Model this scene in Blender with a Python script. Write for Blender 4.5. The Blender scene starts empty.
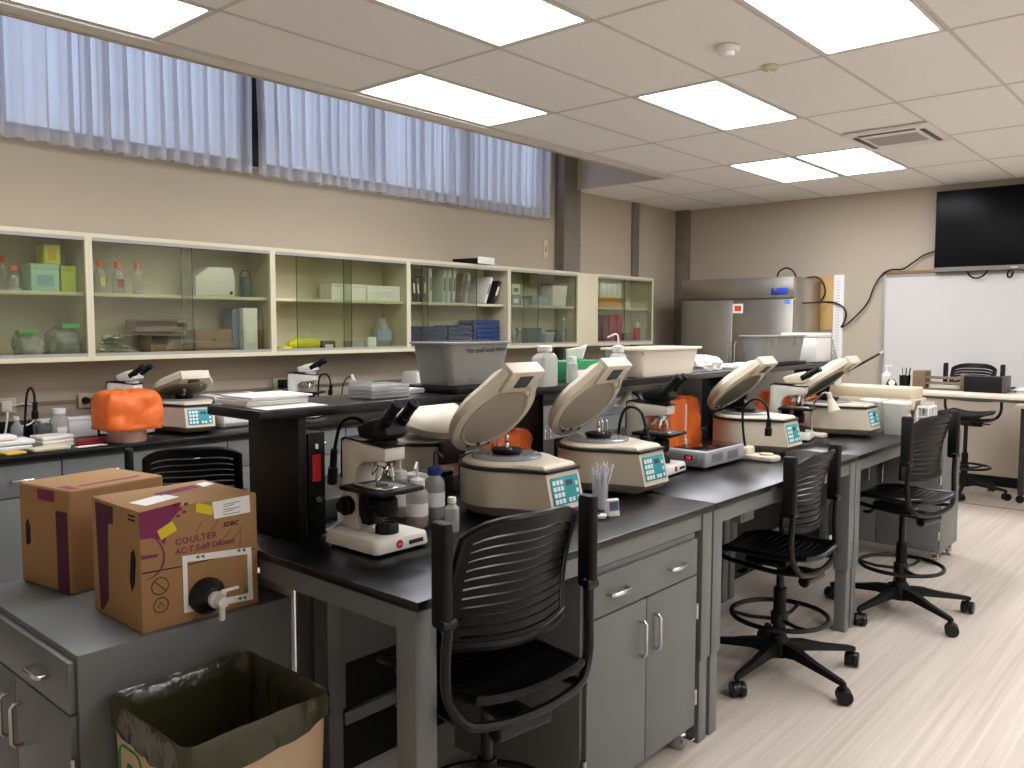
import bpy, bmesh, math, random
from mathutils import Vector, Matrix, Euler, noise
random.seed(7)
PI = math.pi
R = math.radians
SC = bpy.context.scene
COL = SC.collection

# ------------------------------------------------------------------ camera model
YAW, PIT, ROL, FPX, CAMH = R(41.427), R(-4.101), R(0.129), 832.7, 1.61
_f = Vector((-math.sin(YAW) * math.cos(PIT), math.cos(YAW) * math.cos(PIT), math.sin(PIT)))
_r0 = Vector((math.cos(YAW), math.sin(YAW), 0)); _u0 = _r0.cross(_f)
_r = math.cos(ROL) * _r0 + math.sin(ROL) * _u0
_u = -math.sin(ROL) * _r0 + math.cos(ROL) * _u0
CAMP = Vector((0, 0, CAMH))
def V(px, py, x=None, y=None, z=None):
    d = _f + (px - 512) / FPX * _r - (py - 384) / FPX * _u
    if x is not None: t = x / d.x
    elif y is not None: t = y / d.y
    else: t = (z - CAMH) / d.z
    return CAMP + d * t
cam_d = bpy.data.cameras.new('camera'); cam = bpy.data.objects.new('camera', cam_d); COL.objects.link(cam)
cam_d.sensor_fit = 'HORIZONTAL'; cam_d.sensor_width = 36; cam_d.lens = FPX * 36 / 1024; cam_d.clip_start = 0.05
m3 = Matrix((_r, _u, -_f)).transposed()
cam.matrix_world = Matrix.Translation(CAMP) @ m3.to_4x4()
SC.camera = cam

# ------------------------------------------------------------------ materials
MATS = {}
def lin(h):
    h = h.lstrip('#'); out = []
    for i in (0, 2, 4):
        c = int(h[i:i + 2], 16) / 255
        out.append(c / 12.92 if c <= .04045 else ((c + .055) / 1.055) ** 2.4)
    return (*out, 1)
def mat(name, hexc, rough=.5, metal=0, spec=.5, var=.0, scale=20, bump=0, bscale=120, stretch=(1, 1, 1), emit=0, trans=0, alpha=1, ior=1.45, coat=0, hex2=None):
    if name in MATS: return MATS[name]
    m = bpy.data.materials.new(name); m.use_nodes = True
    nt = m.node_tree; b = nt.nodes['Principled BSDF']
    b.inputs['Base Color'].default_value = lin(hexc); b.inputs['Roughness'].default_value = rough
    b.inputs['Metallic'].default_value = metal; b.inputs['Specular IOR Level'].default_value = spec
    b.inputs['IOR'].default_value = ior
    if trans: b.inputs['Transmission Weight'].default_value = trans
    if alpha < 1: b.inputs['Alpha'].default_value = alpha
    if coat: b.inputs['Coat Weight'].default_value = coat
    if emit:
        b.inputs['Emission Color'].default_value = lin(hexc); b.inputs['Emission Strength'].default_value = emit
    if var or bump:
        tc = nt.nodes.new('ShaderNodeTexCoord'); mp = nt.nodes.new('ShaderNodeMapping')
        mp.inputs['Scale'].default_value = stretch
        nt.links.new(tc.outputs['Object'], mp.inputs['Vector'])
    if var:
        n = nt.nodes.new('ShaderNodeTexNoise'); n.inputs['Scale'].default_value = scale; n.inputs['Detail'].default_value = 4
        nt.links.new(mp.outputs[0], n.inputs['Vector'])
        mx = nt.nodes.new('ShaderNodeMix'); mx.data_type = 'RGBA'
        c = lin(hexc); c2 = lin(hex2) if hex2 else None
        mx.inputs['A'].default_value = tuple(v * (1 - var) for v in c[:3]) + (1,)
        mx.inputs['B'].default_value = c2 or tuple(min(1, v * (1 + var)) for v in c[:3]) + (1,)
        nt.links.new(n.outputs['Fac'], mx.inputs['Factor']); nt.links.new(mx.outputs['Result'], b.inputs['Base Color'])
    if bump:
        n2 = nt.nodes.new('ShaderNodeTexNoise'); n2.inputs['Scale'].default_value = bscale; n2.inputs['Detail'].default_value = 3
        nt.links.new(mp.outputs[0], n2.inputs['Vector'])
        bp = nt.nodes.new('ShaderNodeBump'); bp.inputs['Strength'].default_value = bump; bp.inputs['Distance'].default_value = .01
        nt.links.new(n2.outputs['Fac'], bp.inputs['Height']); nt.links.new(bp.outputs[0], b.inputs['Normal'])
    MATS[name] = m
    return m
def clearmat(name, hexc, tint=.85, gloss=.5, rough=.05, body=0):
    """thin clear plastic or glass: straight-through tint, a fresnel reflection and a share of diffuse body"""
    if name in MATS: return MATS[name]
    m = bpy.data.materials.new(name); m.use_nodes = True; nt = m.node_tree
    for n in list(nt.nodes): nt.nodes.remove(n)
    out = nt.nodes.new('ShaderNodeOutputMaterial'); tr = nt.nodes.new('ShaderNodeBsdfTransparent')
    c = lin(hexc); tr.inputs[0].default_value = tuple(v * tint for v in c[:3]) + (1,)
    gl = nt.nodes.new('ShaderNodeBsdfGlossy'); gl.inputs['Roughness'].default_value = rough
    fr = nt.nodes.new('ShaderNodeLayerWeight'); fr.inputs['Blend'].default_value = .5
    pw = nt.nodes.new('ShaderNodeMath'); pw.operation = 'POWER'; pw.inputs[1].default_value = 4
    mu = nt.nodes.new('ShaderNodeMath'); mu.operation = 'MULTIPLY_ADD'; mu.inputs[1].default_value = gloss; mu.inputs[2].default_value = .05 * gloss * 2
    nt.links.new(fr.outputs['Facing'], pw.inputs[0]); nt.links.new(pw.outputs[0], mu.inputs[0])
    mx = nt.nodes.new('ShaderNodeMixShader'); nt.links.new(mu.outputs[0], mx.inputs[0])
    last = tr
    if body:
        df = nt.nodes.new('ShaderNodeBsdfDiffuse'); df.inputs[0].default_value = c
        tl = nt.nodes.new('ShaderNodeBsdfTranslucent'); tl.inputs[0].default_value = c
        m0 = nt.nodes.new('ShaderNodeMixShader'); m0.inputs[0].default_value = .4
        nt.links.new(df.outputs[0], m0.inputs[1]); nt.links.new(tl.outputs[0], m0.inputs[2])
        m2 = nt.nodes.new('ShaderNodeMixShader'); m2.inputs[0].default_value = body
        nt.links.new(tr.outputs[0], m2.inputs[1]); nt.links.new(m0.outputs[0], m2.inputs[2]); last = m2
    nt.links.new(last.outputs[0], mx.inputs[1]); nt.links.new(gl.outputs[0], mx.inputs[2])
    nt.links.new(mx.outputs[0], out.inputs['Surface'])
    MATS[name] = m
    return m

# ------------------------------------------------------------------ mesh builder
class MB:
    def __init__(s): s.bm = bmesh.new(); s.mats = []; s.cur = 0; s.T = Matrix.Identity(4)
    def use(s, m):
        if m not in s.mats: s.mats.append(m)
        s.cur = s.mats.index(m); return s
    def at(s, M): s.T = M; return s
    def _fin(s, verts, faces):
        for v in verts: v.co = s.T @ v.co
        for f in faces: f.material_index = s.cur; f.smooth = True
    def poly(s, pts, faces):
        vs = [s.bm.verts.new(p) for p in pts]; fs = []
        for f in faces:
            try: fs.append(s.bm.faces.new([vs[i] for i in f]))
            except ValueError: pass
        s._fin(vs, fs); return s
    def box(s, x0, x1, y0, y1, z0, z1, bev=0, seg=2, M=None):
        x0, x1 = min(x0, x1), max(x0, x1); y0, y1 = min(y0, y1), max(y0, y1); z0, z1 = min(z0, z1), max(z0, z1)
        b = bmesh.new(); bmesh.ops.create_cube(b, size=1)
        for v in b.verts:
            v.co = Vector(((x0 + x1) / 2 + v.co.x * (x1 - x0), (y0 + y1) / 2 + v.co.y * (y1 - y0), (z0 + z1) / 2 + v.co.z * (z1 - z0)))
        if bev:
            bev = min(bev, .45 * min(x1 - x0, y1 - y0, z1 - z0))
            bmesh.ops.bevel(b, geom=b.edges[:] , offset=bev, segments=seg, affect='EDGES', profile=.5)
        return s._take(b, M)
    def _take(s, b, M=None):
        b.verts.index_update()
        pts = [(M @ v.co) if M else v.co.copy() for v in b.verts]; fs = [[v.index for v in f.verts] for f in b.faces]
        b.free(); return s.poly(pts, fs)
    def prism(s, pts, z0, z1, bev=0, M=None, seg=2, top=None):
        """extrude 2-D outline from z0 to z1; top gives another outline of as many points for the upper face"""
        b = bmesh.new(); n = len(pts); top = top or pts
        lo = [b.verts.new((p[0], p[1], z0)) for p in pts]; hi = [b.verts.new((p[0], p[1], z1)) for p in top]
        b.faces.new(lo[::-1]); b.faces.new(hi)
        for i in range(n): b.faces.new((lo[i], lo[(i + 1) % n], hi[(i + 1) % n], hi[i]))
        bmesh.ops.recalc_face_normals(b, faces=b.faces[:])
        if bev:
            ed = [e for e in b.edges if abs(e.calc_face_angle(0)) > R(30)]
            bmesh.ops.bevel(b, geom=ed, offset=bev, segments=seg, affect='EDGES', profile=.5)
        return s._take(b, M)
    def loops(s, rings, close=True, cap=True):
        """skin a list of rings of equal point counts"""
        pts = [p for r_ in rings for p in r_]; n = len(rings[0]); fs = []
        for k in range(len(rings) - 1):
            for i in range(n if close else n - 1):
                j = (i + 1) % n; fs.append([k * n + i, k * n + j, (k + 1) * n + j, (k + 1) * n + i])
        if cap and close: fs.append(list(range(n))[::-1]); fs.append([(len(rings) - 1) * n + i for i in range(n)])
        return s.poly(pts, fs)
    def lathe(s, prof, cx=0, cy=0, cz=0, seg=24, sx=1, sy=1, M=None):
        rings = []
        for r_, z in prof:
            rings.append([Vector((cx + sx * max(r_, 1e-4) * math.cos(2 * PI * i / seg), cy + sy * max(r_, 1e-4) * math.sin(2 * PI * i / seg), cz + z)) for i in range(seg)])
        if M: rings = [[M @ p for p in q] for q in rings]
        return s.loops(rings)
    def cyl(s, p0, p1, r0, r1=None, seg=14, bev=0):
        p0 = Vector(p0); p1 = Vector(p1); r1 = r0 if r1 is None else r1
        d = (p1 - p0); L = d.length
        M = Matrix.Translation(p0) @ d.to_track_quat('Z', 'Y').to_matrix().to_4x4()
        pr = [(r0, 0), (r1, L)] if not bev else [(r0 - bev, 0), (r0, bev), (r1, L - bev), (r1 - bev, L)]
        return s.lathe(pr, seg=seg, M=M)
    def tube(s, path, r, seg=8, closed=False, flat=1):
        path = [Vector(p) for p in path]; n = len(path); rings = []
        t0 = None; nrm = None
        for i, p in enumerate(path):
            a = path[(i - 1) % n] if (closed or i) else p; c = path[(i + 1) % n] if (closed or i < n - 1) else p
            t = (c - a).normalized()
            if nrm is None:
                nrm = t.orthogonal().normalized() if abs(t.z) > .95 else t.cross(Vector((0, 0, 1))).normalized()
            else:
                nrm = (nrm - t * nrm.dot(t)).normalized()
            bn = t.cross(nrm); rr = r[i] if isinstance(r, (list, tuple)) else r
            rings.append([p + rr * (math.cos(2 * PI * k / seg) * nrm + flat * math.sin(2 * PI * k / seg) * bn) for k in range(seg)])
        if closed: rings.append(rings[0]); return s.loops(rings, cap=False)
        return s.loops(rings)
    def sheet(s, fn, u0, u1, v0, v1, nu, nv, th):
        """a solid strip of the surface fn(u, v)"""
        P = []; e = 1e-3
        for k in (1, -1):
            for j in range(nv + 1):
                for i in range(nu + 1):
                    u = u0 + (u1 - u0) * i / nu; v = v0 + (v1 - v0) * j / nv
                    p = Vector(fn(u, v)); a = Vector(fn(u + e, v)) - Vector(fn(u - e, v)); b = Vector(fn(u, v + e)) - Vector(fn(u, v - e))
                    P.append(p + a.cross(b).normalized() * (k * th / 2))
        W = nu + 1; N = W * (nv + 1); fs = []
        q = lambda i, j: j * W + i
        for j in range(nv):
            for i in range(nu):
                f = [q(i, j), q(i + 1, j), q(i + 1, j + 1), q(i, j + 1)]
                fs.append(f); fs.append([N + k for k in f[::-1]])
        for i in range(nu):
            fs.append([q(i + 1, 0), q(i, 0), N + q(i, 0), N + q(i + 1, 0)]); fs.append([q(i, nv), q(i + 1, nv), N + q(i + 1, nv), N + q(i, nv)])
        for j in range(nv):
            fs.append([q(0, j), q(0, j + 1), N + q(0, j + 1), N + q(0, j)]); fs.append([q(nu, j + 1), q(nu, j), N + q(nu, j), N + q(nu, j + 1)])
        return s.poly(P, fs)
    def build(s, name, m=None, parent=None, sharp=38):
        me = bpy.data.meshes.new(name)
        bmesh.ops.recalc_face_normals(s.bm, faces=s.bm.faces[:])
        for e in s.bm.edges:
            if len(e.link_faces) == 2 and e.calc_face_angle(0) > R(sharp): e.smooth = False
        s.bm.to_mesh(me); s.bm.free()
        for x in (s.mats or [m]): me.materials.append(x)
        o = bpy.data.objects.new(name, me); COL.objects.link(o)
        if parent: o.parent = parent
        return o
def qb(name, m, parent, *a, **k): return MB().box(*a, **k).build(name, m, parent)
def rrect(w, d, r, n=5, cx=0, cy=0):
    """rounded rectangle outline"""
    o = []
    for sx, sy, a in ((1, 1, 0), (-1, 1, 90), (-1, -1, 180), (1, -1, 270)):
        for k in range(n + 1):
            t = R(a + 90 * k / n); o.append((cx + sx * (w / 2 - r) + r * math.cos(t), cy + sy * (d / 2 - r) + r * math.sin(t)))
    return o
def bez(p0, p1, p2, p3, n=12):
    p0, p1, p2, p3 = map(Vector, (p0, p1, p2, p3))
    return [(1 - t) ** 3 * p0 + 3 * (1 - t) ** 2 * t * p1 + 3 * (1 - t) * t * t * p2 + t ** 3 * p3 for t in (i / n for i in range(n + 1))]
def spline(pts, n=6):
    pts = [Vector(p) for p in pts]; o = []
    for i in range(len(pts) - 1):
        a = pts[max(i - 1, 0)]; b = pts[i]; c = pts[i + 1]; d = pts[min(i + 2, len(pts) - 1)]
        for k in range(n):
            t = k / n
            o.append(.5 * (2 * b + (c - a) * t + (2 * a - 5 * b + 4 * c - d) * t * t + (3 * b - a - 3 * c + d) * t ** 3))
    return o + [pts[-1]]

# ------------------------------------------------------------------ things
def tag(o, label, cat, group=None, kind=None):
    o['label'] = label; o['category'] = cat
    if group: o['group'] = group
    if kind: o['kind'] = kind
    return o
def thing(name, label, cat, loc=(0, 0, 0), rz=0, group=None):
    o = bpy.data.objects.new(name, None); COL.objects.link(o); o.empty_display_size = .05
    o.location = loc; o.rotation_euler = (0, 0, R(rz)); return tag(o, label, cat, group)
def solo(name, mb, m, label, cat, loc=(0, 0, 0), rz=0, group=None):
    o = mb.build(name, m); o.location = loc; o.rotation_euler = (0, 0, R(rz)); return tag(o, label, cat, group)
def struct(name, mb, m, parent=None, label=None):
    o = mb.build(name, m, parent)
    if not parent: o['kind'] = 'structure'
    if label: o['label'] = label
    return o
def dup(root, loc, rz, label, group=None):
    def cp(o, par):
        c = o.copy(); COL.objects.link(c)
        if par: c.parent = par
        for ch in list(o.children): cp(ch, c)
        return c
    r_ = cp(root, None); r_.location = loc; r_.rotation_euler = (0, 0, R(rz)); r_['label'] = label
    if group: r_['group'] = group
    return r_
def text(name, s, size, m, parent, M, ext=.0004, align='LEFT', shear=0, space=1, bold=0):
    """lettering as mesh, in the local frame M (x right, y up, z outward)"""
    cu = bpy.data.curves.new(name, 'FONT'); cu.body = s; cu.size = size; cu.extrude = ext; cu.align_x = align; cu.shear = shear
    cu.resolution_u = 2; cu.offset = bold; cu.space_character = space
    o = bpy.data.objects.new(name, cu); COL.objects.link(o)
    dg = bpy.context.evaluated_depsgraph_get(); me = bpy.data.meshes.new_from_object(o.evaluated_get(dg))
    bpy.data.objects.remove(o); bpy.data.curves.remove(cu)
    me.materials.clear(); me.materials.append(m); me.transform(M)
    o = bpy.data.objects.new(name, me); COL.objects.link(o)
    if parent: o.parent = parent
    return o
def frame(o, xdir, ydir):
    x = Vector(xdir).normalized(); y = Vector(ydir); y = (y - x * y.dot(x)).normalized(); z = x.cross(y)
    return Matrix.Translation(Vector(o)) @ Matrix((x, y, z)).transposed().to_4x4()
# ================================================================== THE ROOM
WX, BY, CZ, FX = -5.5, 9.42, 3.04, -4.34          # left wall, back wall, ceiling, edge of the dropped ceiling
M_wall = mat('wall_paint', '#b5a995', .85, var=.03, scale=2, bump=.05, bscale=200)
M_wallb = mat('back_wall_paint', '#b8ac9a', .85, var=.03, scale=2, bump=.05, bscale=200)
M_cream = mat('cream_laminate', '#cfc6a4', .5)
M_floor = mat('streaked_vinyl', '#bcafa2', .36, var=.1, scale=6, stretch=(6, .1, 1), bump=0, hex2='#ddd2c5')
for _n in M_floor.node_tree.nodes:
    if _n.type == 'TEX_NOISE': _n.inputs['Detail'].default_value = 9; _n.inputs['Roughness'].default_value = .62
    if _n.type == 'MIX': _mx = _n
_rp = M_floor.node_tree.nodes.new('ShaderNodeMapRange'); _rp.inputs['From Min'].default_value = .2; _rp.inputs['From Max'].default_value = .74
_src = _mx.inputs['Factor'].links[0].from_socket; M_floor.node_tree.links.new(_src, _rp.inputs['Value']); M_floor.node_tree.links.new(_rp.outputs['Result'], _mx.inputs['Factor'])
M_tile = mat('ceiling_tile', '#f2efeb', .95, var=.05, scale=60, bump=.25, bscale=260)
M_tbar = mat('ceiling_bar', '#d2ccc4', .6)
M_conc = mat('bare_concrete', '#7d766b', .9, var=.25, scale=9, bump=.3, bscale=60)
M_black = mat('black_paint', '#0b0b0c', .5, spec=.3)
M_bench = mat('black_epoxy_top', '#0a0a0b', .3, var=.2, scale=60, spec=.42)
M_steelgrey = mat('grey_painted_steel', '#676a69', .42, var=.03, scale=3)
M_legs = mat('grey_leg_paint', '#6c6f6d', .4)
M_chrome = mat('brushed_steel', '#c9c8c4', .25, 1)
M_white = mat('white_plastic', '#e4e1dc', .4)
M_paper = mat('white_paper', '#eeece8', .8)
M_lamp = mat('lit_diffuser', '#f7f9ff', .5, emit=17.5)
M_frame = mat('white_metal', '#dcd8d0', .4)

struct('floor', MB().box(WX - .2, 3.2, -2.6, BY + .2, -.1, 0), M_floor)
# left wall with a clerestory opening
w = MB(); Y0, Y1, ZS, ZT = -1.5, 6.85, 2.75, 3.62
w.box(WX - .2, WX, -2.6, BY + .2, 0, ZS); w.box(WX - .2, WX, -2.6, Y0, ZS, 3.75); w.box(WX - .2, WX, Y1, BY + .2, ZS, 3.75); w.box(WX - .2, WX, Y0, Y1, ZT, 3.75)
struct('wall_left', w, M_wall)
struct('wall_back', MB().box(WX, 3.2, BY, BY + .2, 0, 3.75), M_wallb)
M_wallw = mat('white_wall_paint', '#efe9df', .85)
struct('wall_right', MB().box(3.0, 3.2, -2.4, BY, 0, 3.75), M_wallw)
struct('wall_front', MB().box(WX, 3.2, -2.6, -2.4, 0, 3.75), M_wallw)
# ceiling: tiles in a bar grid, one mesh; cells given to lights stay open
GX = [-5.5, -4.82, -4.21, -3.60, -2.99, -2.38, -1.77, -1.16, -.55, .06, .67, 1.28, 1.89, 2.5, 3.0]
GY = [-2.4, -1.64, -.41, .82, 2.05, 3.28, 4.51, 5.74, 6.97, 8.20, 9.42]
LIGHTS = [(4, 6), (2, 5), (4, 4), (6, 5), (2, 3), (3, 8), (4, 8), (10, 4), (9, 6), (12, 4), (12, 7), (8, 8)]
c = MB().use(M_tile)
for i in range(len(GX) - 1):
    for j in range(len(GY) - 1):
        if (i, j) in LIGHTS: continue
        x0, x1, y0, y1 = GX[i], GX[i + 1], GY[j], GY[j + 1]
        if i < 2 and y1 < 7.2: continue
        if i < 2: y0 = max(y0, 7.13)
        if x1 <= FX: pass
        c.box(x0 + .006, x1 - .006, y0 + .006, y1 - .006, CZ, CZ + .02)
c.use(M_tbar)
for x in GX[2:]: c.box(x - .009, x + .009, -2.4, BY, CZ - .003, CZ + .012)
c.box(-4.832, -4.808, 7.13, BY, CZ - .003, CZ + .012)
for y in GY[1:-1]: c.box(GX[2] if y < 7.13 else WX, 3.0, y - .009, y + .009, CZ - .003, CZ + .012)
c.use(M_frame).box(FX, GX[2] - .012, -2.4, 7.13, CZ - .012, CZ + .012)
struct('ceiling', c, M_tile)
struct('trim_1', MB().box(FX - .02, FX, -2.4, 7.13, CZ - .02, 3.75), M_wall, label='fascia board along the edge of the dropped ceiling')
struct('trim_2', MB().box(WX, FX, 7.13, 7.17, CZ - .012, 3.75), mat('bulkhead_paint', '#c9c2b8', .35), label='bulkhead closing the window recess')
struct('trim_3', MB().box(WX - .2, 3.2, -2.6, BY + .2, 3.75, 3.85), M_wall, label='structural slab above the window recess')
# concrete posts and strips
p = MB().box(WX, -5.38, 6.908, 7.2, 1.032, 3.74, .01); p.box(WX, -5.374, 6.9075, 7.205, 2.44, 2.452)
struct('trim_7', p, M_conc)
struct('trim_8', MB().box(WX, -5.32, 9.345, BY, 0, CZ, .008), M_conc)
struct('trim_4', MB().box(WX, -5.46, 8.345, 8.46, 1.2, CZ, .004), mat('galvanised_channel', '#8c8880', .45, .6), label='grey metal channel on the left wall')
struct('baseboard_back', MB().box(-5.3, 3.0, BY - .015, BY, 0, .1), M_black)
struct('baseboard_left', MB().box(WX, WX + .015, 8.4, BY, 0, .1), M_black)
struct('trim_5', MB().box(-2.6, 3, 8.31, 8.325, 0, .0015), mat('floor_seam', '#5a5148', .7), label='dark seam strip across the floor')
# wall band above the counter: pale raceway panel and its ledge
b = MB().use(M_wallb).box(WX, WX + .012, -2.4, 8.3, 1.03, 1.205); b.use(mat('raceway', '#8d7c66', .5)).box(WX + .012, WX + .03, -2.4, 8.3, 1.118, 1.135)
struct('trim_6', b, M_wall, label='pale backsplash band with a thin rail')
# windows: two long clerestory lights with mid bars
M_glass = clearmat('window_glass', '#f2f6f8', .97, .5)
M_alu = mat('dark_window_bar', '#23242a', .4, .3)
for k, (a, e) in enumerate(((Y0, 3.40), (3.40, Y1))):
    f = MB()
    for (y0, y1, z0, z1) in ((a, a + .05, ZS, ZT), (e - .05, e, ZS, ZT), (a, e, ZS, ZS + .05), (a, e, ZT - .05, ZT)): f.box(-5.62, -5.56, y0, y1, z0, z1)
    for t in (1, 2): y = a + (e - a) * t / 3; f.box(-5.61, -5.57, y - .02, y + .02, ZS, ZT)
    
    if k == 0: f.box(-5.62, -5.49, 3.33, 3.46, ZS, ZT)
    wn = struct('window_%d' % (k + 1), f, M_alu)
    struct('window_pane', MB().box(-5.595, -5.59, a + .03, e - .03, ZS + .03, ZT - .03), M_glass, wn)
struct('trim_9', MB().box(-5.56, WX + .015, Y0, Y1, ZS - .02, ZS + .002), M_wall)
# curtains
def curtain(y0, y1, label, seed):
    rnd = random.Random(seed); L = y1 - y0; n = int(L / .012)
    ph = [0]; 
    for i in range(n): ph.append(ph[-1] + .012 * 2 * PI / (.115 + .085 * noise.noise(Vector((i * .045, seed, 0)))))
    rows = 9; pts = []; top, bot = 3.66, 2.68
    for j in range(rows + 1):
        v = j / rows
        for i in range(n + 1):
            amp = max(.006, .03 + .012 * v + .042 * noise.noise(Vector((i * .05, seed + 5, 0))))
            x = -5.4 + amp * math.sin(ph[i] + .25 * math.sin(v * 2 + i * .02)) + .012 * noise.noise(Vector((i * .015, v * 2, seed)))
            z = top + (bot - top) * v + (.012 * noise.noise(Vector((i * .06, 3, seed))) if j == rows else 0)
            fold = (.018 + .03 * noise.noise(Vector((i * .021, seed + 9, 0)))) * (.75 + .25 * v)
            pts.append((x, min(y1, max(y0, y0 + L * i / n - fold * math.sin(2 * ph[i] + v * .4))), z))
    W = n + 1; fs = [[j * W + i, j * W + i + 1, (j + 1) * W + i + 1, (j + 1) * W + i] for j in range(rows) for i in range(n)]
    m = MB(); m.poly(pts, fs)
    t = thing('curtain', label, 'curtain', (0, 0, 0), 0, 'curtains in the clerestory')
    cl = m.build('fabric', M_sheer, t, sharp=180)
    r = MB(); r.cyl((-5.4, y0 - .01, 3.672), (-5.4, y1 + .01, 3.672), .012); 
    for i in range(int(L / .5) + 1): r.box(-5.5, -5.4, y0 + .02 + i * .5, y0 + .04 + i * .5, 3.662, 3.68)
    r.build('rail', M_frame, t)
M_sheer = bpy.data.materials.new('sheer_curtain'); M_sheer.use_nodes = True; nt = M_sheer.node_tree
for n_ in list(nt.nodes): nt.nodes.remove(n_)
o_ = nt.nodes.new('ShaderNodeOutputMaterial'); d_ = nt.nodes.new('ShaderNodeBsdfDiffuse'); t_ = nt.nodes.new('ShaderNodeBsdfTranslucent'); tp = nt.nodes.new('ShaderNodeBsdfTransparent')
d_.inputs[0].default_value = lin('#dedee4'); t_.inputs[0].default_value = lin('#e6e8f0')
a_ = nt.nodes.new('ShaderNodeMixShader'); a_.inputs[0].default_value = .6; b_ = nt.nodes.new('ShaderNodeMixShader'); b_.inputs[0].default_value = .26
nt.links.new(d_.outputs[0], a_.inputs[1]); nt.links.new(t_.outputs[0], a_.inputs[2]); nt.links.new(a_.outputs[0], b_.inputs[1]); nt.links.new(tp.outputs[0], b_.inputs[2]); nt.links.new(b_.outputs[0], o_.inputs['Surface'])
curtain(-1.4, 3.325, 'white pleated sheer curtain left of the dark window bar', 1)
curtain(3.35, 6.69, 'white pleated sheer curtain between dark window bar and concrete column', 2)
# outside light
wd = bpy.data.worlds.new('overcast_sky'); SC.world = wd; wd.use_nodes = True
bg = wd.node_tree.nodes['Background']; bg.inputs[0].default_value = (.72, .77, .97, 1); bg.inputs[1].default_value = 1.7

# ceiling lights
VIS = {(4, 6): 'lit ceiling panel in the middle of the photo, left of the paired panels and nearer',
       (2, 5): 'lit ceiling panel beside the dropped ceiling edge above the far curtain',
       (4, 4): 'lit ceiling panel cut by the top edge in the middle of the photo',
       (6, 5): 'largest lit ceiling panel at upper right beside the smoke detector',
       (2, 3): 'lit ceiling panel in the top left corner of the photo',
       (3, 8): 'left one of the two far lit panels side by side',
       (4, 8): 'right one of the two far lit panels side by side'}
proto = None
for (i, j) in LIGHTS:
    x0, x1, y0, y1 = GX[i], GX[i + 1], GY[j], GY[j + 1]
    lab = VIS.get((i, j), 'lit ceiling panel out of view near the camera side of the room')
    if proto is None:
        proto = thing('ceiling_light', lab, 'ceiling light', ((x0 + x1) / 2, (y0 + y1) / 2, CZ), 0, 'fluorescent ceiling panels')
        hx, hy = .2925, .6025
        f = MB()
        for s in (-1, 1):
            f.box(s * hx, s * (hx - .022), -hy, hy, -.004, .02); f.box(-hx, hx, s * hy, s * (hy - .022), -.004, .02)
        f.box(-hx, hx, -hy, hy, .05, .06)
        f.build('frame', M_frame, proto)
        qb('diffuser', M_lamp, proto, -hx + .02, hx - .02, -hy + .02, hy - .02, .004, .01)
    else: dup(proto, ((x0 + x1) / 2, (y0 + y1) / 2, CZ), 0, lab)
# smoke detector, sensor, air vent
t = thing('smoke_detector', 'round white smoke detector on the ceiling tile left of the largest panel', 'smoke detector', V(727, 46, z=CZ))
MB().lathe([(.0, -.002), (.062, -.002), (.065, -.012), (.055, -.03), (.0, -.03)], seg=28).build('base', M_white, t)
MB().lathe([(.0, -.03), (.04, -.03), (.036, -.052), (.026, -.056), (.0, -.056)], seg=24).build('sensor_cap', M_white, t)
t = thing('ceiling_sensor', 'small flat beige ceiling sensor right of the smoke detector', 'sensor', V(770, 66, z=CZ - .003))
MB().lathe([(0, -.001), (.045, -.001), (.045, -.014), (.036, -.024), (0, -.026)], seg=24).build('base', M_cream, t)
MB().lathe([(0, -.026), (.012, -.026), (.008, -.034), (0, -.035)], seg=14).build('lens', M_white, t)
t = thing('air_conditioner', 'white ceiling air conditioner grille beside the paired panels', 'air conditioner', V(898, 135, z=CZ))
MB().box(-.3, .3, -.34, .34, -.03, -.0035, .012).build('cover', M_white, t)
g = MB()
for k in range(9): g.box(-.18, .18, -.14 + .035 * k - .006, -.14 + .035 * k + .006, -.036, -.029)
g.build('grille', mat('grille_grey', '#b9b5ae', .5), t)
for sx, sy, w_, d_ in ((-.235, 0, .018, .24), (.235, 0, .018, .24), (0, -.27, .2, .018)):
    qb('louver', mat('louver_dark', '#4a4743', .5), t, sx - w_, sx + w_, sy - d_, sy + d_, -.035, -.029, .004)
# wall box near the column
t = thing('wall_switch', 'small beige wall control beside the concrete column', 'wall switch', V(545, 249, x=WX))
qb('plate', M_cream, t, 0, .012, -.035, .035, -.09, .09, .004); qb('toggle', M_wall, t, .012, .022, -.012, .012, -.03, .03, .003)
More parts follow.
